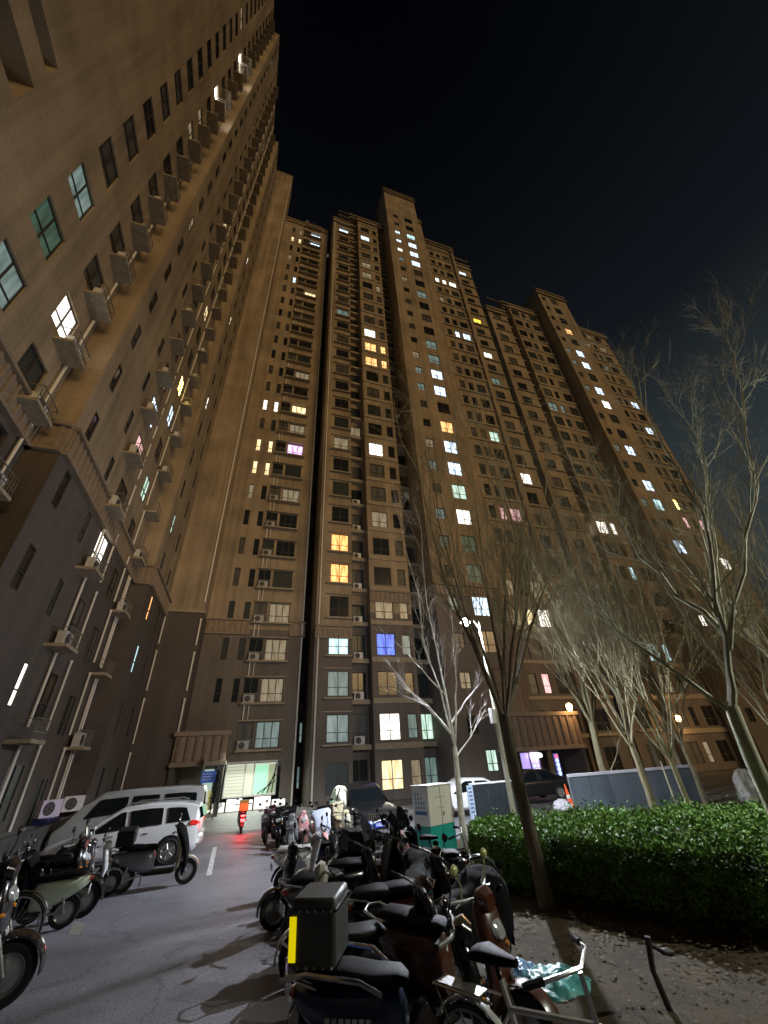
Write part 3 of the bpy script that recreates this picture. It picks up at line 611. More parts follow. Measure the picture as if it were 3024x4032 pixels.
# ================================================================== VEHICLES
def tyre(mb,c,ax,r,w,m=0,n=26):
    ri=r*.66; mb.lathe([(ri,-w/2*.8),(r*.88,-w/2),(r*.97,-w/2*.75),(r,-w/2*.3),(r,w/2*.3),(r*.97,w/2*.75),(r*.88,w/2),(ri,w/2*.8)],c,ax,n,m)
def car_wheel(x,y,r,parent,side):
    b=MB(); tyre(b,(x,y,r),(0,1,0),r,.2); o=b.build('wheel',M_RUBBER,parent)
    b=MB(); c=(x,y+side*.06,r); b.lathe([(r*.66,.0),(r*.62,.03),(r*.55,.0),(.06,.0),(0,.02)],c,(0,side,0),24,0)
    for k in range(5):
        a=k*2*math.pi/5; b.tube([(x+.05*math.cos(a),y+side*.09,r+.05*math.sin(a)),(x+r*.6*math.cos(a),y+side*.085,r+r*.6*math.sin(a))],[.03,.022],6)
    b.build('rim',M_METAL,o)
    return o
def car(label,cat,loc,rz,P,paint,kind='suv_car',plate=None,tail=None,roofrack=False):
    """P: list of stations (x, z_bottom, z_belt, z_roof, half width belt, half width roof); +x is the front"""
    t=thing(kind,label,cat,loc,rz); b=MB(); secs=[]
    for (x,zb,zl,zr,hw,hr) in P:
        half=[(0,zb),(hw*.86,zb),(hw*.97,zb+.10),(hw,zb+(zl-zb)*.5),(hw*.985,zl-.05),(hw*.965,zl),(hr+(hw*.965-hr)*.07,zl+(zr-zl)*.9 if zr>zl else zl),(hr*.9,zr),(0,zr+.012)]
        secs.append([Vector((x,y,z)) for y,z in half]+[Vector((x,-y,z)) for y,z in half[-2:0:-1]])
    b.loft(secs); body=b.build('body',paint,t,angle=28)
    def P_at(x,side,f):
        for i in range(len(P)-1):
            a,c=P[i],P[i+1]
            if a[0]<=x<=c[0] or c[0]<=x<=a[0]:
                k=(x-a[0])/(c[0]-a[0]+1e-9); q=[a[j]+(c[j]-a[j])*k for j in range(6)]
                zl,zr,hw,hr=q[2],q[3],q[4],q[5]; y0=hw*.965; y1=hr+(hw*.965-hr)*.07; zt=zl+(zr-zl)*.9
                return Vector((x,side*(y0+(y1-y0)*f+.012),zl+(zt-zl)*f))
    return t,body,P_at
def side_window(t,P_at,quad,side,name='side_window'):
    """quad: bottom rear, bottom front, top front, top rear as (x, f)"""
    b=MB(); n=8; vs=[]
    for i in range(n+1):
        k=i/n
        for (a,c) in (((quad[0]),(quad[1])),((quad[3]),(quad[2]))):
            vs.append(P_at(a[0]+(c[0]-a[0])*k,side,a[1]+(c[1]-a[1])*k))
    # inner ring slightly smaller with black surround
    b.add(vs,[(2*i,2*i+2,2*i+3,2*i+1) for i in range(n)])
    off=[v+Vector((0,-side*.02,0)) for v in vs]; b.add(off,[(2*i,2*i+1,2*i+3,2*i+2) for i in range(n)])
    b.build(name,M_GLASS,t)
    b=MB(); loop=[vs[2*i] for i in range(n+1)]+[vs[2*i+1] for i in range(n,-1,-1)]+[vs[0]]; b.tube([v+Vector((0,side*.004,0)) for v in loop],.012,5); b.build('window_seal',M_BLACK,t)
M_WP=mat('white_car_paint',(.72,.73,.74),.25,coat=.7); M_VP=mat('silver_car_paint',(.42,.43,.42),.3,.2,coat=.6); M_BP=mat('black_car_paint',(.012,.012,.014),.2,coat=.8)
M_RED=mat('tail_red',(.5,.01,.01),.2,emis=(1,.03,.02),es=.22)
def arches(t,xs,hw,r,zc):
    for x in xs:
        for sd in (-1,1):
            b=MB(); b.lathe([(r*1.16,-.02),(r*1.22,.012),(r*1.08,.016),(0,.012)],(x,sd*hw,zc),(0,sd,0),28); b.build('wheel_arch',M_BLACK,t)
# white SUV, parked across, nose toward the left building
P=[(-2.2,.42,.86,.88,.74,.6),(-2.18,.34,.98,1.2,.82,.66),(-2.08,.28,1.02,1.50,.87,.66),(-1.5,.25,1.0,1.60,.89,.67),(-.6,.25,.97,1.63,.9,.67),(.2,.25,.95,1.57,.9,.66),(.75,.25,.93,1.3,.9,.66),(1.15,.25,.93,.97,.89,.7),(1.6,.26,.88,.9,.87,.7),(2.1,.3,.74,.76,.8,.66),(2.28,.36,.6,.62,.66,.5)]
t,body,pa=car('white SUV parked across the lane with its tail toward the road','car',(-3.0,18.75,0),math.pi-.05,P,M_WP)
for sd in (1,-1):
    side_window(t,pa,[(-1.05,.12),(-.12,.1),(-.02,.86),(-1.0,.86)],sd); side_window(t,pa,[(.02,.1),(.98,.06),(.30,.86),(.1,.86)],sd); side_window(t,pa,[(-1.9,.18),(-1.2,.14),(-1.14,.84),(-1.72,.84)],sd,'quarter_window')
    b=MB(); b.loft([ring((-2.2,sd*.64,.98),(0,1,0),(0,0,1),.12,.05,10),ring((-2.12,sd*.74,1.0),(0,1,0),(0,0,1),.13,.09,10),ring((-1.95,sd*.85,1.02),(0,1,0),(0,0,1),.06,.07,10)]); b.build('tail_light',M_RED,t)
    b=MB(); b.tube([(1.0,sd*.9,.98),(.95,sd*1.03,1.02)],.02,6); b.lx([(.86,1.03,.1,.07,sd*1.04),(1.0,1.04,.1,.06,sd*1.04),(1.06,1.04,.05,.03,sd*1.04)]); b.build('mirror',M_BLACK,t)
    for x in (-.55,.45): 
        b=MB(); b.tube([(x,sd*.905,.85),(x-.16,sd*.905,.85)],.014,6); b.build('door_handle',M_CHROME,t)
    b=MB(); b.tube([(-1.6,sd*.6,1.62),(-1.4,sd*.6,1.67),(0,sd*.6,1.67),(.2,sd*.6,1.6)],.018,6); b.build('roof_rail',M_METAL,t)
b=MB(); b.lx([(-2.28,.5,.7,.1),(-2.15,.5,.84,.16),(-1.95,.5,.88,.14)]); b.build('bumper',M_WP,t)
b=MB(); b.box(-2.25,-2.05,-.55,.55,1.1,1.42,ry=.32); b.build('rear_window',M_GLASS,t,bevel=.01)
arches(t,(-1.4,1.4),.885,.34,.34)
for x in (-1.4,1.4):
    for sd in (-1,1): car_wheel(x,sd*.84,.34,t,sd)
# silver grey van behind it
P=[(-2.45,.45,1.15,1.16,.78,.74),(-2.44,.38,1.2,1.75,.84,.72),(-2.36,.3,1.2,1.93,.86,.72),(-1.8,.28,1.2,1.99,.87,.73),(0,.28,1.18,2.0,.88,.73),(1.1,.28,1.15,1.95,.88,.71),(1.7,.28,1.12,1.62,.87,.7),(2.1,.3,1.08,1.16,.86,.72),(2.45,.34,.85,.88,.82,.7),(2.58,.42,.6,.62,.7,.6)]
t,body,pa=car('silver grey passenger van parked behind the white SUV','van',(-3.35,21.3,0),math.pi-.04,P,M_VP,'van')
for sd in (1,-1):
    side_window(t,pa,[(-2.2,.2),(-1.0,.2),(-1.02,.8),(-2.16,.8)],sd); side_window(t,pa,[(-.85,.2),(.1,.2),(.08,.8),(-.83,.8)],sd); side_window(t,pa,[(.22,.16),(1.55,.1),(1.2,.8),(.24,.8)],sd)
    b=MB(); b.loft([ring((-2.42,sd*.79,z),(0,1,0),(1,0,0),.06,.07,10) for z in (.75,.85,1.05,1.15)]); b.build('tail_light',M_RED,t)
    b=MB(); b.box(-1.9,.2,sd*.888-.01,sd*.888+.01,1.1,1.12); b.build('door_track',M_BLACK,t,smooth=False)
b=MB(); b.lx([(-2.56,.42,.74,.1),(-2.4,.42,.84,.14)]); b.build('bumper',M_VP,t)
b=MB(); b.box(-2.5,-2.43,-.6,.6,1.25,1.75,ry=.08); b.build('rear_window',M_GLASS,t,bevel=.01)
arches(t,(-1.5,1.6),.868,.33,.33)
for x in (-1.5,1.6):
    for sd in (-1,1): car_wheel(x,sd*.82,.33,t,sd)
# black SUV, nose to the camera, behind the cabinet
P=[(-2.3,.42,.9,.92,.78,.62),(-2.2,.32,1.02,1.5,.88,.68),(-1.4,.27,1.02,1.66,.92,.7),(-.2,.27,1.0,1.68,.93,.7),(.4,.27,.98,1.52,.93,.69),(.95,.27,.98,1.05,.93,.74),(1.6,.27,.96,.98,.91,.72),(2.15,.32,.88,.9,.86,.68),(2.32,.38,.72,.74,.74,.6)]
t,body,pa=car('black SUV facing the camera behind the white and teal cabinet, blue plate','car',(5.35,19.6,0),-math.pi/2+.03,P,M_BP)
for sd in (1,-1):
    side_window(t,pa,[(-1.9,.15),(-.9,.12),(-.9,.85),(-1.7,.85)],sd); side_window(t,pa,[(-.8,.12),(.9,.06),(.25,.85),(-.78,.85)],sd)
    b=MB(); b.loft([ring((2.2,sd*.62,.8),(0,1,0),(0,0,1),.18,.05,10),ring((2.1,sd*.74,.82),(0,1,0),(0,0,1),.16,.07,10)]); b.build('headlight',M_METAL,t)
b=MB()
for i in range(12): b.box(2.3,2.34,-.46+i*.08,-.43+i*.08,.6,.8)
b.box(2.3,2.335,-.5,.5,.58,.6); b.box(2.3,2.335,-.5,.5,.8,.82); b.build('grille',M_CHROME,t,smooth=False)
b=MB(); b.box(2.36,2.38,-.24,.24,.42,.56); pl=b.build('licence_plate',mat('plate_vivid_blue',(.03,.07,.55),.4,emis=(.05,.1,.9),es=.2),t,smooth=False)
b=MB()
for i in range(6): b.box(2.382,2.386,-.19+i*.065,-.15+i*.065,.45,.53)
b.build('plate_lettering',M_WHITE,pl,smooth=False)
b=MB(); b.box(.45,.9,-.62,.62,1.08,1.5,ry=.0); 
b=MB(); b.add([(.92,-.74,1.09),(.92,.74,1.09),(.46,.62,1.50),(.46,-.62,1.50)],[(0,1,2,3)]); b.build('windscreen',M_GLASS,t)
arches(t,(-1.45,1.5),.915,.36,.36)
for x in (-1.45,1.5):
    for sd in (-1,1): car_wheel(x,sd*.87,.36,t,sd)
# white saloon roof showing above the dark fence panel, and the black car farther on
P=[(-2.2,.42,.8,.82,.74,.6),(-2.1,.3,.95,1.0,.84,.66),(-1.5,.26,.95,1.2,.87,.64),(-.9,.26,.93,1.46,.88,.62),(.2,.26,.92,1.5,.88,.62),(.8,.26,.9,1.25,.88,.62),(1.2,.26,.9,.95,.87,.68),(2.0,.3,.78,.8,.82,.66),(2.25,.4,.6,.62,.68,.54)]
t,body,pa=car('white car behind the dark fence panel, only its roof in view','car',(11.2,21.6,.0),math.pi,P,M_WP,'parked_car')
for sd in (1,-1): side_window(t,pa,[(-1.5,.12),(-.3,.1),(-.3,.85),(-1.0,.85)],sd); side_window(t,pa,[(-.15,.1),(1.0,.06),(.35,.85),(-.15,.85)],sd)
for x in (-1.4,1.4):
    for sd in (-1,1): car_wheel(x,sd*.82,.33,t,sd)
t,body,pa=car('black car parked in front of the purple doorway','car',(16.2,23.2,.1),math.pi,P,M_BP,'parked_car')
for sd in (1,-1): side_window(t,pa,[(-1.5,.12),(-.3,.1),(-.3,.85),(-1.0,.85)],sd); side_window(t,pa,[(-.15,.1),(1.0,.06),(.35,.85),(-.15,.85)],sd)
for x in (-1.4,1.4):
    for sd in (-1,1): car_wheel(x,sd*.82,.33,t,sd)
# ------------------------------------------------------------------ two-wheelers
def spoked(mb,c,r,n,m,ax=(0,1,0)):
    for i in range(n):
        a=2*math.pi*i/n; mb.tube([(c[0],c[1]+(.03 if i%2 else -.03),c[2]),(c[0]+r*math.cos(a),c[1],c[2]+r*math.sin(a))],.0022,3,m)
def scooter(label,x,y,rz,body,seat=None,group=None,box=None,apron=None,screen=False,cover=None,leg=None,round_head=False,glow=False,basket=False,s=1.0,tilt=.1,plate=None,kind='electric_scooter',cat='scooter',yellow=False,heads=None,steer=0.0,z=None):
    seat=M_VINYL if (seat is None or seat is M_BLACK) else seat; leg=leg or body
    t=thing(kind,label,cat,(x,y,gz(y) if z is None else z),rz,group); t.scale=(s,s,s); t.rotation_euler=(tilt,0,rz)
    for wx in (-.62,.64):
        b=MB(); tyre(b,(wx,0,.23),(0,1,0),.23,.1); o=b.build('wheel',M_RUBBER,t)
        b=MB(); b.lathe([(.155,.03),(.15,.045),(.12,.02),(.05,.03),(.0,.035)],(wx,0,.23),(0,1,0),18); b.lathe([(.155,-.03),(.15,-.045),(.12,-.02),(.05,-.03),(.0,-.035)],(wx,0,.23),(0,1,0),18)
        for k in range(5):
            a=k*1.2566; b.tube([(wx,0,.23),(wx+.15*math.cos(a),0,.23+.15*math.sin(a))],.018,5)
        b.build('rim',M_METAL,o)
    # front fender and rear fender
    def arc(cx,cz,r,a0,a1,wd,th,n=9): return [ring((cx+r*math.cos(a),0,cz+r*math.sin(a)),(0,1,0),(math.cos(a),0,math.sin(a)),wd,th,10,2.4) for a in [a0+(a1-a0)*i/(n-1) for i in range(n)]]
    b=MB(); b.loft(arc(.64,.23,.27,-.1,2.5,.075,.012)); b.build('front_fender',leg,t)
    b=MB(); b.loft(arc(-.62,.23,.28,.9,3.0,.08,.012)); b.build('rear_fender',M_BLACK,t)
    b=MB(); b.tube([(.64,.07,.23),(.56,.075,.42),(.46,.05,.62)],.018,7); b.tube([(.64,-.07,.23),(.56,-.075,.42),(.46,-.05,.62)],.018,7); b.tube([(.46,0,.55),(.36,0,.98)],.025,8); b.build('fork',M_METAL,t)
    b=MB(); b.lz([(.27,.36,.15,.03),(.36,.44,.2,.045),(.55,.47,.2,.06),(.75,.44,.19,.07),(.9,.40,.15,.08),(.97,.36,.08,.05)],n=16); b.build('leg_shield',leg,t)
    hb=MB(); c_,s_=math.cos(steer),math.sin(steer)
    def st(px,py,pz): dx=px-.36; return (.36+dx*c_-py*s_,dx*s_+py*c_,pz)
    hb.tube([st(.25,.36,1.02),st(.33,.18,1.0),st(.36,0,.98),st(.33,-.18,1.0),st(.25,-.36,1.02)],.014,7); hb.build('handlebar',M_METAL,t)
    for sg in (-1,1):
        b=MB(); b.tube([st(.27,sg*.25,1.015),st(.235,sg*.38,1.025)],.02,8); b.build('grip',M_RUBBER,t)
        b=MB(); b.tube([st(.3,sg*.2,1.02),st(.33,sg*.24,1.12),st(.32,sg*.29,1.2)],.007,5); b.loft([ring(st(.32+dx,sg*.3,1.23),(0,1,0),(0,0,1),w_,h_,12,2.2) for dx,w_,h_ in ((-.015,.05,.035),(-.008,.06,.045),(.012,.05,.035),(.025,.02,.015))]); b.build('mirror',M_GLOSS if heads is None else heads,t)
        b=MB(); b.tube([st(.3,sg*.2,1.0),st(.31,sg*.34,.99)],.006,5); b.build('brake_lever',M_METAL,t)
    b=MB(); b.loft([ring((.36,0,.99),(0,1,0),(0,0,1),.09,.06,12),ring((.42,0,.99),(0,1,0),(0,0,1),.12,.08,12),ring((.48,0,.96),(0,1,0),(0,0,1),.08,.06,12)]); b.build('headset_cover',leg,t)
    b=MB()
    if round_head: b.lathe([(.0,.07),(.06,.06),(.09,.03),(.1,0),(.09,-.06)],(.47,0,.92),(1,0,-.05),18)
    else: b.loft([ring((.50,0,.80),(0,1,0),(-.3,0,1),.09,.06,12),ring((.535,0,.78),(0,1,0),(-.3,0,1),.06,.04,12)])
    b.build('headlight',mat('headlight_glass',(.5,.52,.52),.1,.3),t)
    for sg in (-1,1):
        b=MB(); b.loft([ring((.49,sg*.13,.68),(0,1,0),(0,0,1),.035,.02,8),ring((.525,sg*.12,.67),(0,1,0),(0,0,1),.02,.012,8)]); b.build('indicator',mat('amber_plastic',(.6,.22,.02),.3),t)
    b=MB(); b.lx([(-.3,.3,.12,.03),(-.2,.29,.16,.035),(.3,.28,.16,.035),(.4,.3,.12,.03)]); b.build('footboard',M_BLACK,t)
    b=MB(); b.lx([(-.92,.66,.05,.03),(-.86,.63,.10,.07),(-.7,.58,.15,.12),(-.45,.53,.17,.18),(-.22,.5,.17,.22),(-.1,.48,.14,.2),(-.06,.46,.1,.15)],n=16); b.build('body_shell',body,t)
    b=MB(); b.lx([(-.82,.755,.08,.02),(-.75,.77,.13,.045),(-.5,.765,.15,.05),(-.3,.745,.15,.045),(-.1,.745,.12,.045),(-.03,.73,.06,.02)],n=16); b.build('seat',seat,t)
    b=MB(); b.tube([(-.7,.14,.72),(-.95,.13,.78),(-1.0,0,.79),(-.95,-.13,.78),(-.7,-.14,.72)],.012,6); b.build('grab_rail',M_CHROME,t)
    b=MB(); b.loft([ring((-.9,0,.66),(0,1,0),(0,0,1),.09,.035,10),ring((-.945,0,.66),(0,1,0),(0,0,1),.06,.02,10)]); b.build('tail_light',mat('tail_glow',(.6,.02,.02),.3,emis=(1,.02,.02),es=30) if glow else mat('tail_dull',(.25,.01,.01),.25),t)
    b=MB(); b.box(-.93,-.92,-.09,.09,.45,.56); b.build('licence_plate',mat('scooter_plate',(.6,.6,.6),.4),t,smooth=False)
    for sg in (-1,1):
        b=MB(); b.tube([(-.62,sg*.1,.23),(-.55,sg*.13,.5)],[.028,.02],8); b.build('shock_absorber',M_METAL,t)
    b=MB(); b.tube([(-.25,.0,.3),(-.3,.2,.02)],.012,6); b.tube([(-.25,.12,.28),(-.62,.1,.23)],.02,6); b.tube([(-.25,-.12,.28),(-.62,-.1,.23)],.02,6); b.build('kickstand',M_METAL,t)
    if box is not None:
        w_,h_,d_=(.2,.2,.18) if box is not True else (.2,.15,.18)
        bm_=M_BLACK if box is True else box
        b=MB(); b.box(-.72-d_*1.0,-.72+d_,-w_,w_,.83,.83+2*h_); o=b.build('top_box',bm_,t,bevel=.03)
        b=MB(); b.box(-.725-d_*1.02,-.715+d_*1.02,-w_*1.03,w_*1.03,.83+1.62*h_,.83+1.7*h_); b.build('lid_seam',M_GLOSS,o,smooth=False)
        if yellow:
            b=MB(); b.box(-.72-d_-.006,-.72-d_+.05,-w_-.012,-w_-.002,.88,.88+1.25*h_); b.build('reflective_strip',mat('yellow_reflector',(.9,.72,.0),.4,emis=(1,.8,0),es=.55),o,bevel=.003)
            b=MB(); b.box(-.72-d_-.012,-.72-d_-.002,-w_*.5,-w_*.35,.86,1.0); b.box(-.72-d_-.012,-.72-d_-.002,-w_*.5,-w_*.35,1.06,1.2); b.build('pale_reflector',mat('pale_reflector',(.6,.65,.6),.4),o,smooth=False)
            b=MB()
            for i in range(5):
                for zz in (.85,1.16): b.lathe([(0,.006),(.009,.004),(.011,0)],(-.72-d_+.07+i*.065,-w_-.002,zz),(0,-1,0),8)
            b.build('rivet',M_METAL,o)
    if apron:
        b=MB(); b.lz([(.22,.56,.22,.03),(.4,.60,.27,.05),(.65,.56,.28,.07),(.85,.48,.3,.09),(1.0,.40,.36,.1),(1.09,.34,.3,.07)],n=18); b.build('leg_apron',apron,t)
    if screen:
        b=MB(); b.lz([(.98,.43,.17,.006),(1.15,.39,.19,.006),(1.3,.33,.15,.006),(1.38,.29,.06,.005)],n=16); b.build('windscreen',mat('smoked_screen',(.05,.05,.05),.1,coat=.5),t)
    if cover:
        b=MB(); b.lx([(-.98,.7,.1,.1),(-.85,.68,.24,.26),(-.5,.62,.28,.34),(-.15,.64,.29,.36),(.1,.74,.34,.38),(.32,.82,.4,.36),(.5,.72,.34,.4),(.68,.55,.2,.3),(.78,.45,.1,.18)],n=20)
        o=b.build('rain_cover',cover,t,angle=80); m_=o.modifiers.new('sub','SUBSURF'); m_.levels=2; m_.render_levels=2
        tx=bpy.data.textures.new('folds','CLOUDS'); tx.noise_scale=.22; d=o.modifiers.new('folds','DISPLACE'); d.texture=tx; d.strength=.09
    if basket:
        b=MB()
        for z_ in (.72,.8,.88): b.tube([(.5,-.14,z_),(.72,-.15,z_),(.72,.15,z_),(.5,.14,z_),(.5,-.14,z_)],.006,4)
        for q in range(7): b.tube([(.72,-.15+q*.05,.68),(.73,-.15+q*.05,.9)],.004,4)
        for q in range(4): 
            for sg in (-1,1): b.tube([(.52+q*.06,sg*.145,.68),(.52+q*.06,sg*.15,.9)],.004,4)
        b.box(.5,.72,-.14,.14,.67,.68); b.build('basket',M_METAL,t,smooth=False)
    return t
def bicycle(label,x,y,rz,paint,group=None,r=.34,tilt=.1,z=None,steer=0,sc=1):
    t=thing('bicycle',label,'bicycle',(x,y,gz(y) if z is None else z),rz,group); t.rotation_euler=(tilt,0,rz); t.scale=(sc,)*3
    for wx in (-.53,.55):
        b=MB(); b.lathe([(r-.03,-.012),(r-.01,-.022),(r,-.01),(r,.01),(r-.01,.022),(r-.03,.012)],(wx,0,r),(0,1,0),36); o=b.build('wheel',M_RUBBER,t)
        b=MB(); b.lathe([(r-.045,-.012),(r-.03,-.014),(r-.03,.014),(r-.045,.012),(r-.045,-.012)],(wx,0,r),(0,1,0),36); spoked(b,(wx,0,r),r-.04,20,0); b.lathe([(0,-.04),(.025,-.04),(.025,.04),(0,.04)],(wx,0,r),(0,1,0),10); b.build('rim',M_METAL,o)
        b=MB(); b.loft([ring((wx+(r+.025)*math.cos(a),0,r+(r+.025)*math.sin(a)),(0,1,0),(math.cos(a),0,math.sin(a)),.028,.005,8,2) for a in [(.35 if wx>0 else .3)+i*.22 for i in range(11)]]); b.build('mudguard',paint,t)
    b=MB(); bb=(-.08,0,.27); hd=(.36,0,.78); hd2=(.39,0,.66); st=(-.2,0,.72)
    b.tube([bb,hd2],.02,8); b.tube([st,hd],.017,8); b.tube([bb,(-.24,0,.84)],.017,8)
    for sg in (-.05,.05): b.tube([(-.53,sg,r),(bb[0],sg*.6,bb[2])],.01,6); b.tube([(-.53,sg,r),(st[0],sg*.3,st[2])],.008,6)
    b.tube([hd,hd2],.024,8); b.build('frame',paint,t)
    b=MB()
    for sg in (-.05,.05): b.tube([(.55,sg,r),(.47,sg,.55),(.4,sg*.5,.64)],.012,6)
    b.build('fork',M_METAL,t)
    b=MB(); b.tube([(.36,0,.76),(.33,0,.98)],.015,7); b.tube([(.18,.33,1.0),(.3,.2,1.02),(.34,0,1.0),(.3,-.2,1.02),(.18,-.33,1.0)],.012,7); b.build('handlebar',M_METAL,t)
    for sg in (-1,1):
        b=MB(); b.tube([(.235,sg*.27,1.012),(.15,sg*.36,1.0)],.019,8); b.build('grip',M_RUBBER,t)
    b=MB(); b.tube([(-.24,0,.82),(-.27,0,.92)],.013,6); b.lx([(-.42,.94,.09,.03),(-.35,.95,.11,.035),(-.22,.94,.07,.03),(-.1,.94,.025,.02)]); b.build('saddle',M_VINYL,t)
    b=MB(); b.lathe([(.07,-.05),(.09,-.05),(.09,-.045),(.07,-.045)],(bb[0],0,bb[2]),(0,1,0),20); b.tube([(bb[0],-.07,bb[2]),(bb[0]+.1,-.08,bb[2]-.13),(bb[0]+.1,-.15,bb[2]-.13)],.01,5); b.tube([(bb[0],.07,bb[2]),(bb[0]-.1,.08,bb[2]+.13),(bb[0]-.1,.15,bb[2]+.13)],.01,5); b.build('crankset',M_METAL,t)
    b=MB(); b.tube([(-.3,.06,.74),(-.78,.07,.74),(-.78,-.07,.74),(-.3,-.06,.74)],.008,5); b.tube([(-.75,.07,.73),(-.53,.06,r)],.006,5); b.tube([(-.75,-.07,.73),(-.53,-.06,r)],.006,5); b.box(-.76,-.4,-.05,.05,.742,.75); b.build('rack',M_METAL,t,smooth=False)
    return t
M_VINYL=mat('black_vinyl',(.0025,.0025,.003),.6,spec=.1)
G1='scooters parked in rows along the right of the lane'; G2='scooters and bicycles parked on the left of the lane'; G3='scooters parked farther on in front of the black SUV'
mk=lambda n,c,r=.3,**k: mat(n,c,r,coat=.6,**k)
cream=mk('cream_paint',(.62,.56,.38)); pink=mk('pink_paint',(.62,.32,.33)); white=mk('white_paint',(.72,.72,.72)); blue=mk('navy_paint',(.012,.03,.08)); maroon=mk('maroon_paint',(.055,.01,.012)); teal=mk('teal_paint',(.2,.4,.45)); tan=mk('tan_paint',(.4,.33,.22)); dgrey=mk('charcoal_paint',(.05,.05,.055)); purple=mk('purple_paint',(.04,.015,.03)); orange=mk('burnt_orange_paint',(.075,.02,.005)); palegreen=mk('pale_green_paint',(.55,.62,.45)); ltblue=mk('light_blue_paint',(.12,.2,.6)); khaki=mk('khaki_paint',(.2,.19,.15))
blkcloth=mat('black_raincloth',(.004,.004,.0045),.9,bump=.4,scale=8,spec=.15)
# near row on the right
t=scooter('black delivery scooter with a big riveted black box, yellow strip and navy side panel',1.5,4.1,-.5,blue,M_BLACK,G1,box=mat('box_hard_black',(.05,.052,.047),.5,noise=.15,scale=9),yellow=True,leg=M_GLOSS,z=gz(4)-.02,tilt=.06)
b=MB()
for i in range(7): b.box(-.62+i*.05,-.585+i*.05,-.192,-.188,.56,.6)
b.build('lettering',M_WHITE,t,smooth=False)
b=MB(); b.tube([(-.95,.24,.8),(-.75,.26,.84),(-.35,.25,.80),(-.2,.2,.72)],.016,6); b.tube([(-.95,-.24,.8),(-.75,-.26,.84),(-.35,-.25,.80),(-.2,-.2,.72)],.016,6); b.build('box_rack',M_CHROME,t)
scooter('maroon scooter with a cream front panel and black seat behind the delivery box',1.62,6.35,math.pi-.25,maroon,M_BLACK,G1,leg=mk('ivory_panel',(.5,.47,.38)),tilt=-.08)
scooter('charcoal scooter with tall smoked screen next to the maroon one',1.75,7.6,.25,dgrey,M_BLACK,G1,screen=True,apron=None,leg=M_GLOSS)
scooter('black scooter with a black rear box at the road edge',1.55,8.9,math.pi+.15,M_GLOSS,M_BLACK,G1,box=True,tilt=-.08)
scooter('scooter with a white rear shell, tail toward the lane',1.95,11.2,.1,white,mat('white_seat',(.6,.6,.58),.5),G1,leg=dgrey)
scooter('retro black scooter with a round white headlamp nacelle',2.2,10.0,math.pi-.2,dgrey,M_BLACK,G1,leg=white,round_head=True,tilt=-.08)
scooter('black scooter wearing a black quilted leg apron, beside the retro one',3.0,9.3,.4,M_GLOSS,M_BLACK,G1,apron=blkcloth,screen=True)
scooter('pink scooter standing nearest the utility cabinet',2.95,9.1,-1.1,pink,M_BLACK,G1,leg=pink,round_head=True,tilt=.05)
scooter('cream yellow scooter between the pink one and the cabinet',3.55,10.6,-1.3,cream,M_BLACK,G1,leg=cream,tilt=.05)
scooter('pale blue and white small scooter behind the cream yellow one',3.3,11.9,-1.5,teal,ltblue,G1,leg=ltblue,tilt=.04)
scooter('scooter under a black rain cover, lower of the two covered ones',2.75,5.6,.45,M_GLOSS,M_BLACK,G1,cover=blkcloth,s=.82)
scooter('scooter under a black rain cover standing by the bicycle',2.75,7.2,1.1,khaki,M_BLACK,G1,cover=mat('charcoal_raincloth',(.008,.009,.008),.9,bump=.4,scale=8,spec=.15),s=.8)
scooter('burnt orange and black scooter with a yellow tinted mirror by the tree',2.15,4.75,-1.0,orange,M_BLACK,G1,leg=orange,heads=mat('yellow_mirror',(.5,.52,.22),.25,.2),tilt=.05)
scooter('black scooter wedged behind the charcoal one, second row from the lane',2.5,8.5,.3,M_GLOSS,M_BLACK,G1,screen=True)
scooter('black scooter wedged between the retro one and the pink one',2.75,10.2,2.9,M_GLOSS,M_BLACK,G1,leg=M_GLOSS,tilt=-.08)
scooter('navy scooter in the second row beside the small pale blue one',2.65,11.6,.2,blue,M_BLACK,G1,leg=dgrey)
scooter('black scooter deepest in the pile beside the lower rain cover',2.35,6.35,.2,M_GLOSS,M_BLACK,G1,leg=M_GLOSS)
scooter('charcoal scooter with a wire basket at the paving slab end of the pile',3.1,8.2,2.6,dgrey,M_BLACK,G1,basket=True,tilt=-.08)
bicycle('black bicycle with pale tubes leaning by the paving slab',3.75,8.2,-.6,dgrey,G1)
bicycle('pale framed bicycle nearest the camera at the lower right',2.0,3.2,-1.1,mk('pale_frame',(.55,.55,.5)),G1,tilt=.05)
scooter('black scooter crowded between the delivery scooter and the maroon one',1.6,5.1,.1,M_GLOSS,M_BLACK,G1,tilt=.07)
# farther row
random.seed(3)
rows=[('dark purple scooter at the end of the far row nearest the lane',1.75,20.4,-1.9,purple,M_BLACK,purple,None,None),
('black scooter with a black rear box in the far row',2.0,18.9,-1.75,M_GLOSS,M_BLACK,M_GLOSS,True,None),
('charcoal scooter with black apron in the far row next to the pink one',2.45,20.0,-1.7,dgrey,M_BLACK,dgrey,None,blkcloth),
('pink scooter in the far row with a matching pink seat',2.75,18.4,-1.55,pink,pink,pink,None,None),
('pink scooter with a pale blue leg apron in the far row',3.3,17.8,-1.5,pink,M_BLACK,pink,None,mat('pale_blue_apron',(.5,.55,.7),.5)),
('black scooter in the far row beside the cream one',3.7,19.0,-1.6,M_GLOSS,M_BLACK,M_GLOSS,None,blkcloth),
('cream scooter with a cream rear box in the far row before the black SUV',4.05,17.2,-1.5,cream,cream,cream,cream,None),
('maroon scooter behind the purple one in the far row',2.1,22.0,-1.8,maroon,M_BLACK,maroon,None,None),
('grey scooter near the front of the far row',2.35,17.6,-1.8,M_GREYP,M_BLACK,M_GREYP,None,None)]
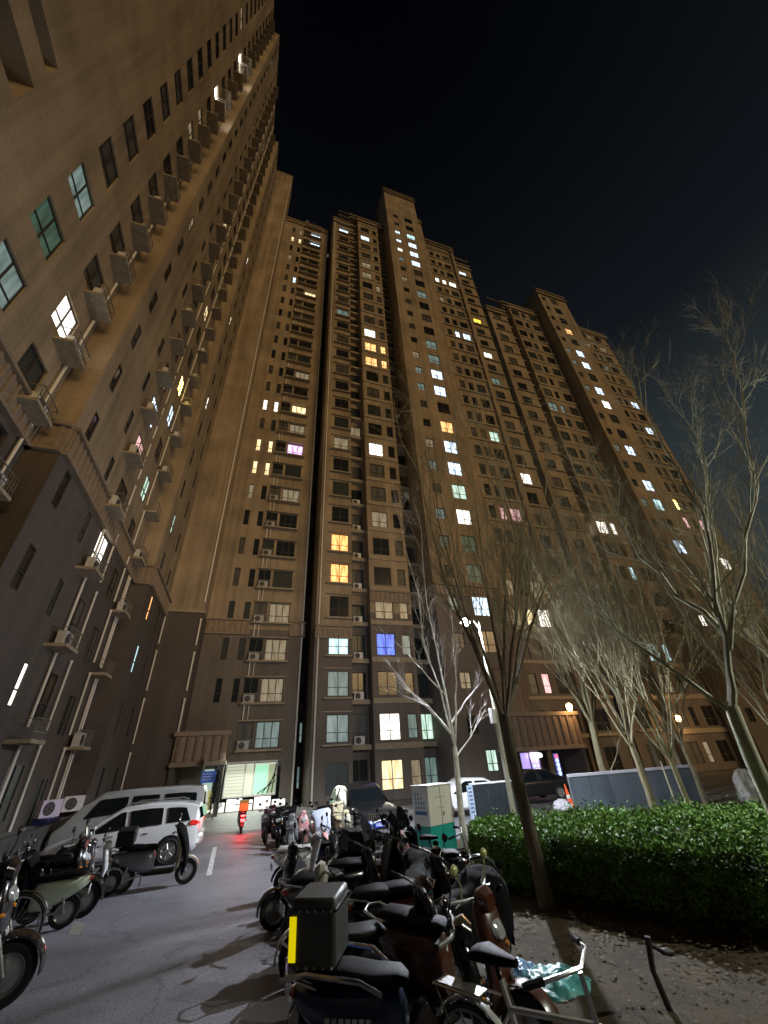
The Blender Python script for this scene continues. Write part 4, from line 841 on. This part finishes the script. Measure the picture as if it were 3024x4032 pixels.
for (l,x,y,rz,bd,se,lg,bx_,ap) in rows: scooter(l,x,y,rz,bd,se,G3,box=bx_,apron=ap,leg=lg,basket=random.random()<.3)
# delivery scooter with glowing tail light driving away
t=scooter('delivery scooter with a yellow box and glowing red tail light driving away','%s'%'' or .72,23.6,math.pi/2,maroon,M_BLACK,None,box=mat('yellow_box',(.30,.22,.04),.6),leg=maroon,glow=True,tilt=0) if False else scooter('delivery scooter with a yellow box and glowing red tail light driving away',.72,23.9,math.pi/2,maroon,M_BLACK,None,box=mat('yellow_box',(.30,.22,.04),.6),leg=maroon,glow=True,tilt=0)
l=bpy.data.lights.new('tail_lamp_light','POINT'); l.energy=45; l.color=(1,.01,.01); l.shadow_soft_size=.05; lo=bpy.data.objects.new('tail_lamp_light',l); C.objects.link(lo); lo.parent=t; lo.location=(-1.12,0,.62)
# left row
scooter('grey scooter with black rear box, black apron and tan front fender by the white SUV',-1.52,14.3,.05,M_GREYP,M_BLACK,G2,box=True,apron=blkcloth,leg=tan,s=1.12)
t=scooter('black scooter with a chrome trimmed front between the SUV and the pale one',-3.35,13.0,.12,M_GLOSS,M_BLACK,G2,leg=M_GLOSS,screen=True,s=1.08)
scooter('scooter with a pale green rear shell in the left row',-3.2,11.2,math.pi+.1,palegreen,M_BLACK,G2,leg=M_GLOSS,tilt=-.08)
scooter('tan scooter with a furry tan seat cover at the left edge',-5.0,12.6,.2,tan,tan,G2,leg=tan,screen=True)
scooter('black scooter under a black cover at the left edge behind the bicycles',-4.6,10.9,.1,M_GLOSS,M_BLACK,G2,cover=blkcloth)
scooter('maroon scooter behind the tan one in the left row',-4.9,14.6,.1,maroon,M_BLACK,G2,apron=None,leg=maroon)
scooter('charcoal scooter with white mirrors behind the chrome trimmed one',-3.7,15.4,.1,dgrey,M_BLACK,G2,heads=white,leg=dgrey)
scooter('black scooter with a big front wheel nose toward the lane behind the first bicycle',-3.25,12.1,-.05,M_GLOSS,M_BLACK,G2,s=1.2,screen=False,leg=M_GLOSS)
scooter('navy scooter between the pale green one and the covered one',-4.0,12.0,.2,blue,M_BLACK,G2,apron=blkcloth,leg=blue)
scooter('white fronted black scooter at the back of the left row',-3.1,14.1,.1,M_GLOSS,M_BLACK,G2,leg=white)
bicycle('black bicycle in the left row with its front wheel toward the lane',-3.35,9.2,.1,M_GLOSS,G2,r=.36,sc=1.1)
scooter('black scooter at the lower left corner with only its front end in view',-2.95,7.55,.05,M_GLOSS,M_BLACK,G2,s=1.25,leg=M_GLOSS)
b=MB(); b.box(-.06,.06,-.005,.005,-.05,.05); o=b.build('white_tag',mat('white_card',(.7,.72,.68),.6),smooth=False); o.location=(-1.55,7.55,.95); o.rotation_euler=(0,.3,.3); tag(o,'small white card hanging between the two front bicycles','card',None)

# ------------------------------------------------------------------ unseen low block added behind the camera to shade the lane from the city glow
Z=Building(0); Z.lit=[]
Z.wincol((48,-16),(-26,-16),[(3+3.4*i,1.5,1.5,'double',1.6,3.0,0,0,3,()) for i in range(21)],12.5)
Z.slab(-26,48,-28,-15.9,12.5,12.8); Z.facade((-26,-16),(-26,-28),0,12.5); Z.facade((48,-28),(48,-16),0,12.5)
Z.finish('apartment_building','unseen four storey tan block added behind the photographer to shade the lane',center=(10,-16))
# ================================================================== STREET THINGS ON THE RIGHT
t=thing('utility_cabinet','tall white over teal utility cabinet beside the thin tree','cabinet',(5.51,12.60,gz(12.4)),R(24))
cw_=mat('cabinet_white',(.82,.80,.72),.45,noise=.05,scale=3); ct_=mat('cabinet_teal',(.01,.38,.31),.45,noise=.12,scale=3)
b=MB(); b.box(-.5,.5,-.305,.305,.76,1.62); b.build('upper_body',cw_,t,bevel=.012)
b=MB(); b.box(-.5,.5,-.305,.305,.02,.757); b.build('lower_body',ct_,t,bevel=.012)
b=MB(); b.box(-.53,.53,-.335,.335,1.623,1.66); b.build('lid',M_WFRAME,t,bevel=.01)
random.seed(8); b=MB()
for r_,(zz,nn) in enumerate(((1.44,2),(1.34,3),(1.24,4),(1.14,4))):
    for i in range(nn):
        y=.2-i*.1; b.box(-.508,-.501,y-.06,y,zz,zz+.012); b.box(-.508,-.501,y-.06,y,zz+.03,zz+.04); b.box(-.508,-.501,y-.035,y-.022,zz-.02,zz+.05)
b.box(-.508,-.501,-.22,.22,1.0,1.08); b.build('lettering',mat('cabinet_print',(.05,.16,.28),.5),t,smooth=False)
b=MB()
for i in range(5): b.box(-.25+i*.09,-.19+i*.09,-.312,-.306,1.36,1.38)
for i in range(3): b.box(-.1+i*.09,-.05+i*.09,-.312,-.306,1.12,1.14)
b.build('faint_print',mat('faint_print',(.4,.35,.32),.6),t,smooth=False)
b=MB(); b.box(-.01,.0,-.311,-.306,.08,1.6); b.build('door_gap',M_BLACK,t,smooth=False)
b=MB(); b.box(.05,.08,-.34,-.306,.95,1.05); b.build('handle',M_METAL,t,bevel=.003)
# dark fence panel with pale notice strip
t=thing('fence_panel','short dark blue fence panel with a pale vertical notice beside the cabinet','fence',(10.3,17.6,0))
pdk=mat('panel_dark',(.012,.018,.022),.5,noise=.2,scale=2)
for i in range(3):
    b=MB(); b.box(-.75+i*.72,-.05+i*.72,-.02,.02,.12,1.4); b.build('panel',pdk,t,bevel=.006)
b=MB(); b.box(-.9,1.5,-.035,.035,1.41,1.47); b.build('top_rail',mat('rail_white',(.6,.6,.62),.5),t,smooth=False)
b=MB(); b.box(-1.02,-.76,-.03,.02,.3,1.4); o=b.build('notice_strip',mat('notice_pale_blue',(.33,.42,.55),.5),t,smooth=False)
b=MB()
for i in range(7): b.box(-.97,-.82,-.04,-.032,1.28-i*.13,1.33-i*.13)
b.build('lettering',mat('notice_ink',(.06,.08,.14),.6),o,smooth=False)
# long blue grey hoarding with white cap
t=thing('hoarding','long blue grey hoarding with a white top rail behind the hedge','fence',(13.9,16.9,0),-.04)
ph=mat('hoarding_blue_grey',(.10,.125,.155),.5,noise=.12,scale=1.5)
for i in range(7):
    b=MB(); b.box(i*1.02,i*1.02+1.0,-.02,.02,.08,1.42); b.build('panel',ph,t,smooth=False)
b=MB(); b.box(-.05,7.15,-.045,.045,1.422,1.54); b.build('top_rail',mat('hoarding_cap',(.5,.52,.58),.5),t,bevel=.01)
for i in range(0,8,1):
    b=MB(); b.box(i*1.02-.03,i*1.02+.03,.022,.07,0,1.42); b.build('post',M_METAL,t,smooth=False)
b=MB(); b.box(7.1,7.2,-.03,.03,0,1.53); b.build('end_post',mat('end_post_white',(.45,.48,.45),.5),t,smooth=False)
b=MB(); b.tube([(0,0,0),(.02,0,1.8)],.035,6); o=b.build('stake',mat('pale_stake',(.4,.35,.25),.7)); o.location=(18.4,16.0,0); tag(o,'pale wooden stake standing in front of the blue grey hoarding','stake')
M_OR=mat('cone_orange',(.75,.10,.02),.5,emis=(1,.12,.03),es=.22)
for i,(x,y,l) in enumerate(((15.9,19.6,'orange traffic cone leaning left among white bundles'),(16.45,19.8,'orange traffic cone standing right of the other cone'))):
    t=thing('traffic_cone',l,'cone',(x,y,0),0,None); t.rotation_euler=(0,-.12 if i==0 else 0,0)
    b=MB(); b.loft([ring((0,0,z),(1,0,0),(0,1,0),r,r,14,2) for z,r in ((.04,.17),(.3,.12),(.301,.12))]+[ring((0,0,z),(1,0,0),(0,1,0),r,r,14,2) for z,r in ((.95,.03),(1.0,.02))]); b.build('cone_body',M_OR,t)
    b=MB(); b.box(-.24,.24,-.24,.24,0,.045); b.build('base',M_BLACK,t,bevel=.01)
    b=MB(); b.lathe([(.108,.0),(.085,.16)],(0,0,.42),(0,0,1),14); b.build('white_band',M_WHITE,t)
def lumpy(name,label,cat,loc,sx,sy,sz,m,seed,sub=3,st=.25,group=None):
    random.seed(seed); b=MB(); b.loft([ring((0,0,z*sz),(1,0,0),(0,1,0),r*sx,r*sy,12,2.3) for z,r in ((0,.9),(.15,1),(.5,.92),(.8,.7),(.97,.35),(1.0,.1))])
    o=b.build(name,m,angle=180); o.location=loc; mo=o.modifiers.new('s','SUBSURF'); mo.levels=sub; mo.render_levels=sub
    tx=bpy.data.textures.new('lump','CLOUDS'); tx.noise_scale=.3*max(sx,.3); d=o.modifiers.new('d','DISPLACE'); d.texture=tx; d.strength=st*min(sx,sz); d.texture_coords='GLOBAL'
    return tag(o,label,cat,group)
whb=mat('white_sheeting',(.6,.6,.65),.45,bump=.4,scale=7)
lumpy('plastic_bundle','white plastic bundle left of the orange traffic cones','bundle',(15.2,19.4,0),.5,.4,.45,whb,1)
lumpy('plastic_bundle','white plastic bundle right of the orange traffic cones','bundle',(17.15,19.5,0),.6,.5,.5,whb,2)
lumpy('plastic_bag','crumpled teal and pale blue plastic bag on the soil by the bicycle','bag',(3.42,5.15,.42),.42,.34,.13,mat('bag_teal',(.08,.33,.32),.4,noise=.7,scale=2.5,bump=.3),4,3,.7)
lumpy('plastic_bag','small pale blue crumpled bag touching the teal bag','bag',(3.15,5.5,.42),.34,.26,.14,mat('bag_blue',(.16,.30,.5),.4,noise=.4,scale=4,bump=.3),6,3,.7)
lumpy('plastic_bag','small white bag at the foot of the hedge beside the thin tree','bag',(6.0,11.2,.2),.13,.1,.15,whb,7,2,.5)
lumpy('rock','pale rock beside the end of the hoarding','rock',(22.5,15.5,0),.7,.4,1.3,mat('pale_rock',(.38,.38,.36),.85,noise=.3,scale=3,bump=.6),8)
lumpy('rock','low dark rock on the soil at the lower right','rock',(6.0,3.6,.42),.2,.2,.13,mat('dark_rock',(.05,.05,.045),.9,noise=.4,scale=5),9)
b=MB(); b.tube([(0,0,0),(-.05,.02,.28),(-.02,0,.5)],[.03,.025,.03],7); b.tube([(-.02,0,.45),(.12,.03,.38)],.02,6); b.lx([(.1,.38,.03,.02),(.18,.37,.05,.03),(.24,.36,.02,.015)]); o=b.build('broken_tap',mat('rusty_tap',(.06,.06,.055),.6,.4)); o.location=(4.05,4.35,.42); tag(o,'short dark standpipe sticking out of the soil at the lower right','standpipe')
# AC units on the raised strip at the left
for i,(x,y,l,hh) in enumerate(((-6.75,22.6,'lavender white outdoor unit on a blue crate at the left wall','a'),(-6.7,25.3,'white outdoor unit half hidden by the van at the left wall','b'))):
    t=thing('air_conditioner',l,'outdoor unit',(x,y,1.0)); b=MB(); ac_unit(b,(0,0,.22),(.8,-.6,0) if i==0 else (.5,-.86,0)); b.build('casing',[mat('ac_lavender',(.55,.5,.62),.5) if i==0 else M_AC,M_BLACK,M_GUARD],t)
    if i==0:
        b=MB(); b.box(-.35,.45,-.35,.2,0,.2,rz=-.6); o=b.build('crate',mat('crate_blue',(.06,.1,.4),.6)); o.location=(x,y,1.0); tag(o,'blue plastic crate under the lavender outdoor unit','crate')
        t.location.z=1.0
# ================================================================== PLANTS
def inside(p,poly):
    x,y=p; c=False; j=len(poly)-1
    for i in range(len(poly)):
        xi,yi=poly[i]; xj,yj=poly[j]
        if (yi>y)!=(yj>y) and x<(xj-xi)*(y-yi)/(yj-yi)+xi: c=not c
        j=i
    return c
M_LEAF=mat('hedge_leaf',(.115,.22,.045),.55,noise=.75,scale=6,spec=.15)
HP=[(4.75,8.2),(5.35,6.75),(5.75,5.6),(6.35,4.7),(8.5,3.2),(12,4.0),(12.2,7.2),(10.6,9.2),(9.4,10.4),(8.0,11.6),(7.0,11.8),(5.9,11.0),(5.1,9.8)]
random.seed(77)
t=thing('hedge','thick evergreen hedge filling the bed at the right','hedge',(0,0,0))
HH=.82; b=MB()
from mathutils import noise as mn
def htop(x,y): return gz(y)+HH+.2*mn.noise(Vector((x*1.1,y*1.1,0)))+.12*mn.noise(Vector((x*4,y*4,3)))
def sh(p,k): cx,cy=8.0,7.5; return (cx+(p[0]-cx)*k,cy+(p[1]-cy)*k)
n_=len(HP)
for k,zz in ((.93,0),(.95,.35),(.93,.66)): b.v+=[(sh(p,k)[0],sh(p,k)[1],gz(p[1])+zz) for p in HP]
for l in (0,1):
    for i in range(n_): b.f.append((l*n_+i,l*n_+(i+1)%n_,(l+1)*n_+(i+1)%n_,(l+1)*n_+i)); b.m.append(0)
b.f.append(tuple(2*n_+i for i in range(n_))); b.m.append(0)
b.build('branches',mat('hedge_core',(.008,.012,.005),.95),t,smooth=False)
b=MB()
def leaf(b,p,L,W,flat=False):
    a=random.uniform(0,6.28); el=random.uniform(-.1,.2) if flat else random.uniform(-.5,1.1); d=Vector((math.cos(a)*math.cos(el),math.sin(a)*math.cos(el),math.sin(el))); s_=d.cross(Vector((random.uniform(-.2,.2),random.uniform(-.2,.2),1)) if flat else Vector((random.uniform(-1,1),random.uniform(-1,1),random.uniform(-.3,1)))).normalized()
    k=len(b.v); b.v+=[tuple(p),tuple(p+d*L*.5+s_*W),tuple(p+d*L),tuple(p+d*L*.5-s_*W)]; b.f.append((k,k+1,k+2,k+3)); b.m.append(0)
cnt=0
while cnt<30000:
    x=random.uniform(4.6,12.3); y=random.uniform(3.1,11.9)
    if not inside((x,y),HP): continue
    dist=math.hypot(x,y)
    if random.random()>min(1,(8.5/dist)**1.3): continue
    z=htop(x,y)-abs(random.gauss(0,.07))+(.22*random.random() if random.random()<.14 else 0); leaf(b,Vector((x,y,z)),random.uniform(.05,.095),random.uniform(.014,.026)); cnt+=1
per=[]
for i in range(n_):
    p,q=HP[i],HP[(i+1)%n_]; per.append((p,q,math.hypot(q[0]-p[0],q[1]-p[1])))
for (p,q,L) in per:
    cam_side=(p[0]+q[0])<13.5 and True
    for i in range(int(L*(3300 if cam_side else 500))):
        k=random.random(); x=p[0]+(q[0]-p[0])*k; y=p[1]+(q[1]-p[1])*k; h=random.random()**.8*HH
        bul=.12*mn.noise(Vector((x*1.7,y*1.7,h*2.5))); ins=abs(random.gauss(0,.08))-.04+bul+(.12 if h<.15 else 0)
        sx_,sy_=sh((x,y),1-ins/3.2); leaf(b,Vector((sx_,sy_,gz(y)+.04+h)),random.uniform(.04,.075),random.uniform(.012,.02))
b.build('foliage',M_LEAF,t,smooth=False)
# leaf litter
b=MB(); random.seed(9)
for i in range(1700):
    if random.random()<.55: k=random.random(); x=3.3+k*3.5+random.gauss(0,.5); y=8.0-k*3.8+random.gauss(0,.6)
    else: x=random.uniform(3.2,11); y=random.uniform(1.5,6)
    if x<bed_edge(y)+.05: continue
    leaf(b,Vector((x,y,gz(y)+.085)),random.uniform(.04,.09),random.uniform(.012,.025),True)
tag(b.build('leaf_litter',mat('dry_leaf',(.07,.05,.022),.85,noise=.5,scale=9),smooth=False),'dry brown leaves scattered over the soil','leaf litter',kind='stuff')
M_BARK=mat('bark',(.20,.165,.115),.9,noise=.35,scale=6,bump=.7,stretch=(3,3,.6)); M_DIM=mat('dark_bark',(.17,.15,.088),.9,noise=.3,scale=6,bump=.6,stretch=(3,3,.6)); M_PALE=mat('pale_bark',(.36,.36,.26),.85,noise=.3,scale=4,bump=.5,stretch=(2,2,.8)); M_TWIG=mat('twig',(.38,.35,.23),.9)
def tree(label,base,limbs,trunk_pts,trunk_r,seed,bark=M_BARK,dens=1.0,leaves=0,maxlev=3,name='bare_tree',twl=1.0,droop=0.0,group=None,cat='tree'):
    """trunk_pts: centre line of the trunk; limbs: list of point lists that start on the trunk"""
    random.seed(seed); t=thing(name,label,cat,base,0,group); B=Vector(base); tb=MB(); cb=MB(); tips=[]
    loc=lambda p: Vector(p)-B
    tb.tube([loc(p) for p in trunk_pts],trunk_r,10)
    def wob(p,d,L,n,up,amp):
        pts=[p]; d=d.normalized()
        for i in range(n):
            d=(d+Vector((random.gauss(0,amp),random.gauss(0,amp),random.gauss(0,amp)+up))).normalized(); pts.append(pts[-1]+d*(L/n))
        return pts,d
    def grow(p,d,L,r,lev):
        n=4 if lev<3 else 3
        pts,dd=wob(p,d,L,n,.10-droop,.09); rs=[r*(1-.75*i/n) for i in range(n+1)]; cb.tube(pts,rs,4 if lev<2 else 3)
        if lev>=maxlev: tips.append(pts[-1]); return
        k=int(round((5 if lev==1 else 4)*dens))
        for i in range(k):
            f=random.uniform(.2,.98); j=min(int(f*n),n-1); q=pts[j].lerp(pts[j+1],f*n-j); a=(pts[j+1]-pts[j]).normalized()
            ax=a.cross(Vector((random.gauss(0,1),random.gauss(0,1),random.gauss(0,1)))).normalized(); nd=Matrix.Rotation(random.uniform(.3,.75),3,ax)@a
            grow(q,nd,L*random.uniform(.42,.68),max(.0035,r*.5*(1-f*.5)),lev+1)
    for (pts,r0) in limbs:
        P=[loc(p) for p in pts]
        # subdivide with a little wobble
        Q=[P[0]]
        for a,c in zip(P,P[1:]):
            for i in range(1,5): Q.append(a.lerp(c,i/4)+Vector([random.gauss(0,.03*(c-a).length*.5) for _ in range(3)])*(0 if i==4 else 1))
        n=len(Q); rs=[r0*(1-.82*i/(n-1)) for i in range(n)]
        k=max(3,int(n*.45)); tb.tube(Q[:k],rs[:k],7); cb.tube(Q[k-1:],rs[k-1:],5)
        tot=sum((c-a).length for a,c in zip(Q,Q[1:])); m_=int(tot*2.1*dens)
        for i in range(m_):
            f=random.uniform(.18,1)**.8*(n-1.001); j=int(f); q=Q[j].lerp(Q[j+1],f-j); a=(Q[j+1]-Q[j]).normalized()
            ax=a.cross(Vector((random.gauss(0,1),random.gauss(0,1),random.gauss(0,1)))).normalized(); nd=Matrix.Rotation(random.uniform(.25,.7),3,ax)@a
            grow(q,nd,random.uniform(.9,1.9)*twl*(1-.35*f/n),max(.006,rs[j]*.45),1)
    tb.build('trunk',bark,t); cb.build('crown',M_TWIG if bark is M_BARK else bark,t)
    if leaves:
        lb=MB()
        for i in range(leaves):
            p=random.choice(tips)+Vector([random.gauss(0,.08) for _ in range(3)]); leaf(lb,p,random.uniform(.10,.2),random.uniform(.035,.06))
        lb.build('foliage',mat('pale_leaf',(.3,.33,.16),.6),t,smooth=False)
    return t
def fan(p,targets,r): return [([p,(p[0]+(q[0]-p[0])*.5,p[1]+(q[1]-p[1])*.5,p[2]+(q[2]-p[2])*.33) ,q],r*random.uniform(.75,1)) for q in targets]
random.seed(2)
f=(4.77,7.16,2.97)
tree('large bare tree rising from the front of the hedge with many upright limbs',(4.88,7.16,.4),
  fan(f,[(3.2,7.4,11.6),(3.7,6.9,9.2),(4.4,8.2,12.4),(5.3,7.2,13.4),(6.0,6.4,10.2),(6.9,7.8,13.5),(8.8,7.2,12.2),(7.9,8.3,10.2),(7.4,6.9,11.6),(6.4,8.6,8.2)],.045),
  [(4.9,7.17,.35),(4.88,7.16,.9),(4.80,7.16,1.9),(4.77,7.16,2.5),(4.77,7.16,3.1)],[.14,.115,.105,.105,.1],101,dens=1.0,maxlev=3,twl=1.2)
random.seed(3); f=(6.28,12.3,2.7)
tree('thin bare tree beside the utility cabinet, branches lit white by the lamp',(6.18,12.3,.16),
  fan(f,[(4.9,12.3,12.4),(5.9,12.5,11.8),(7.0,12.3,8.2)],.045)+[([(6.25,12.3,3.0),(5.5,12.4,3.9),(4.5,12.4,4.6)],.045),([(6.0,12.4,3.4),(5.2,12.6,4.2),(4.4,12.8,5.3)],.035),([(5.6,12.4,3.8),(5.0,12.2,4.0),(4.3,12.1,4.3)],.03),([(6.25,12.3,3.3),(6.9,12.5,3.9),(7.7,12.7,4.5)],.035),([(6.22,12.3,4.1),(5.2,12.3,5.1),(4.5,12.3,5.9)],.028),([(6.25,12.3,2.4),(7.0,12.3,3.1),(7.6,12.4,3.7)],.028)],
  [(6.18,12.3,.1),(6.22,12.3,1.4),(6.27,12.3,2.7)],[.1,.085,.07],102,dens=.75,maxlev=3,twl=.8,bark=mat('lamplit_bark',(.75,.73,.7),.8,noise=.3,scale=5))  # lamplight on the branches is put into this white bark colour
random.seed(4); f=(16.1,17,3.4)
tree('bare tree growing behind the hedge in front of the hoarding',(16.0,17.0,0),
  fan(f,[(14.8,17,11.6),(15.4,17.5,14.4),(16.4,17,16.4),(17.8,17.2,15.8),(19.4,17,13.8),(14.0,16.6,9.4),(20.4,17.5,12),(16.9,16,14.5),(18.3,18,14)],.09)+[([(16.05,17,1.2),(16.9,16.8,2.2),(17.6,16.6,3.4)],.04)],
  [(16.0,17,-.05),(15.95,17,1.8),(16.1,17,3.5)],[.19,.15,.13],103,bark=M_DIM,dens=.85,maxlev=3,twl=1.5)
random.seed(5)
tree('pale barked tree leaning at the right edge with crooked forking limbs',(7.75,5.1,.4),
  [([(7.72,5.0,2.9),(7.95,4.7,4.0),(8.5,4.3,6.4),(8.2,4.1,8.6),(8.0,4.0,10.4)],.06),([(7.75,5.0,3.0),(8.2,4.9,3.9),(9.3,4.2,7.6),(9.6,4.0,9.8)],.052),([(7.72,5.0,2.8),(7.4,5.3,3.4),(6.9,5.9,4.4),(6.9,6.6,5.8)],.05),([(7.9,4.7,3.8),(9.0,3.6,6.4),(10.2,3.0,9.6),(10.6,2.8,11.2)],.042),([(8.0,4.7,4.0),(8.0,5.6,6.0),(8.6,6.1,8.8)],.05)],
  [(7.8,5.15,.35),(7.76,5.1,1.4),(7.70,5.05,2.2),(7.72,5.0,2.95)],[.14,.12,.11,.1],104,bark=M_PALE,dens=1.3,maxlev=3,twl=1.15)
SPOTS=[((19.5,15.5),10.5,'bare tree with a few pale leaves behind the hedge right of the hoarding middle',260),((13.4,12.6),10,'slender bare tree just behind the far side of the hedge',0),((22.5,18.5),13,'bare tree standing past the end of the hoarding',0),
 ((26,14.5),13,'bare tree far right beyond the rocks',0),((11.2,9.4),8.0,'low multi stemmed bare tree within the hedge top',0),((17.8,10.5),11,'twiggy bare tree between the hedge and the right edge',0),((30,20),16,'tallest of the dim bare trees at the far right',0),((14.5,7.2),9.5,'twiggy bare tree close to the right edge behind the pale tree',0),
 ((23,11.5),11,'dim bare tree filling the gap right of the pale trunk',0),((15.2,14.2),12.5,'bare tree right of the lamp post with a tall narrow crown',0),((25,22),14,'dim bare tree rising against the lower right tower',0)]
for i,((x,y),h,l,lv) in enumerate(SPOTS):
    random.seed(200+i); z0=gz(y); fz=z0+h*.22; n_l=6
    tg=[(x+math.cos(k*6.28/n_l+i)*h*random.uniform(.12,.3),y+math.sin(k*6.28/n_l+i)*h*random.uniform(.12,.3),z0+h*random.uniform(.85,1.25)) for k in range(n_l)]
    tree(l,(x,y,z0),fan((x,y,fz),tg,.01+.0035*h),[(x,y,z0-.05),(x+.05,y,fz*.5),(x,y,fz+.05)],[.011*h,.0085*h,.0075*h],300+i,bark=M_DIM,dens=.95,maxlev=3,leaves=lv,twl=1.7,group='bare trees behind the hedge')
# small dark conifer by the shop front
random.seed(6); t=thing('conifer','small dark conifer beside the bright shop front','tree',(-.75,30.6,0)); b=MB(); b.tube([(0,0,0),(0,0,2.3)],[.05,.015],6); b.build('trunk',M_BARK,t)
b=MB()
for i in range(1500):
    z=.45+random.random()*1.85; r=(2.35-z)*.26*math.sqrt(random.random())+.03; a=random.uniform(0,6.28); leaf(b,Vector((r*math.cos(a),r*math.sin(a),z)),.14,.012)
b.build('crown',mat('conifer_needle',(.012,.022,.02),.8),t,smooth=False)

# road details
random.seed(31); b=MB()
for i in range(260):
    x=random.uniform(-3,1.2); y=random.uniform(7,20)
    if i<12: k=len(b.v); L=random.uniform(.05,.1); leaf(b,Vector((x,y,gz(y)+.012)),L,.03,True)
    else: leaf(b,Vector((x,y,gz(y)+.008)),random.uniform(.02,.05),.008,True)
tag(b.build('litter',mat('paper_scraps',(.4,.38,.33),.8,noise=.6,scale=9),smooth=False),'scraps and leaf bits scattered on the lane','litter',kind='stuff')
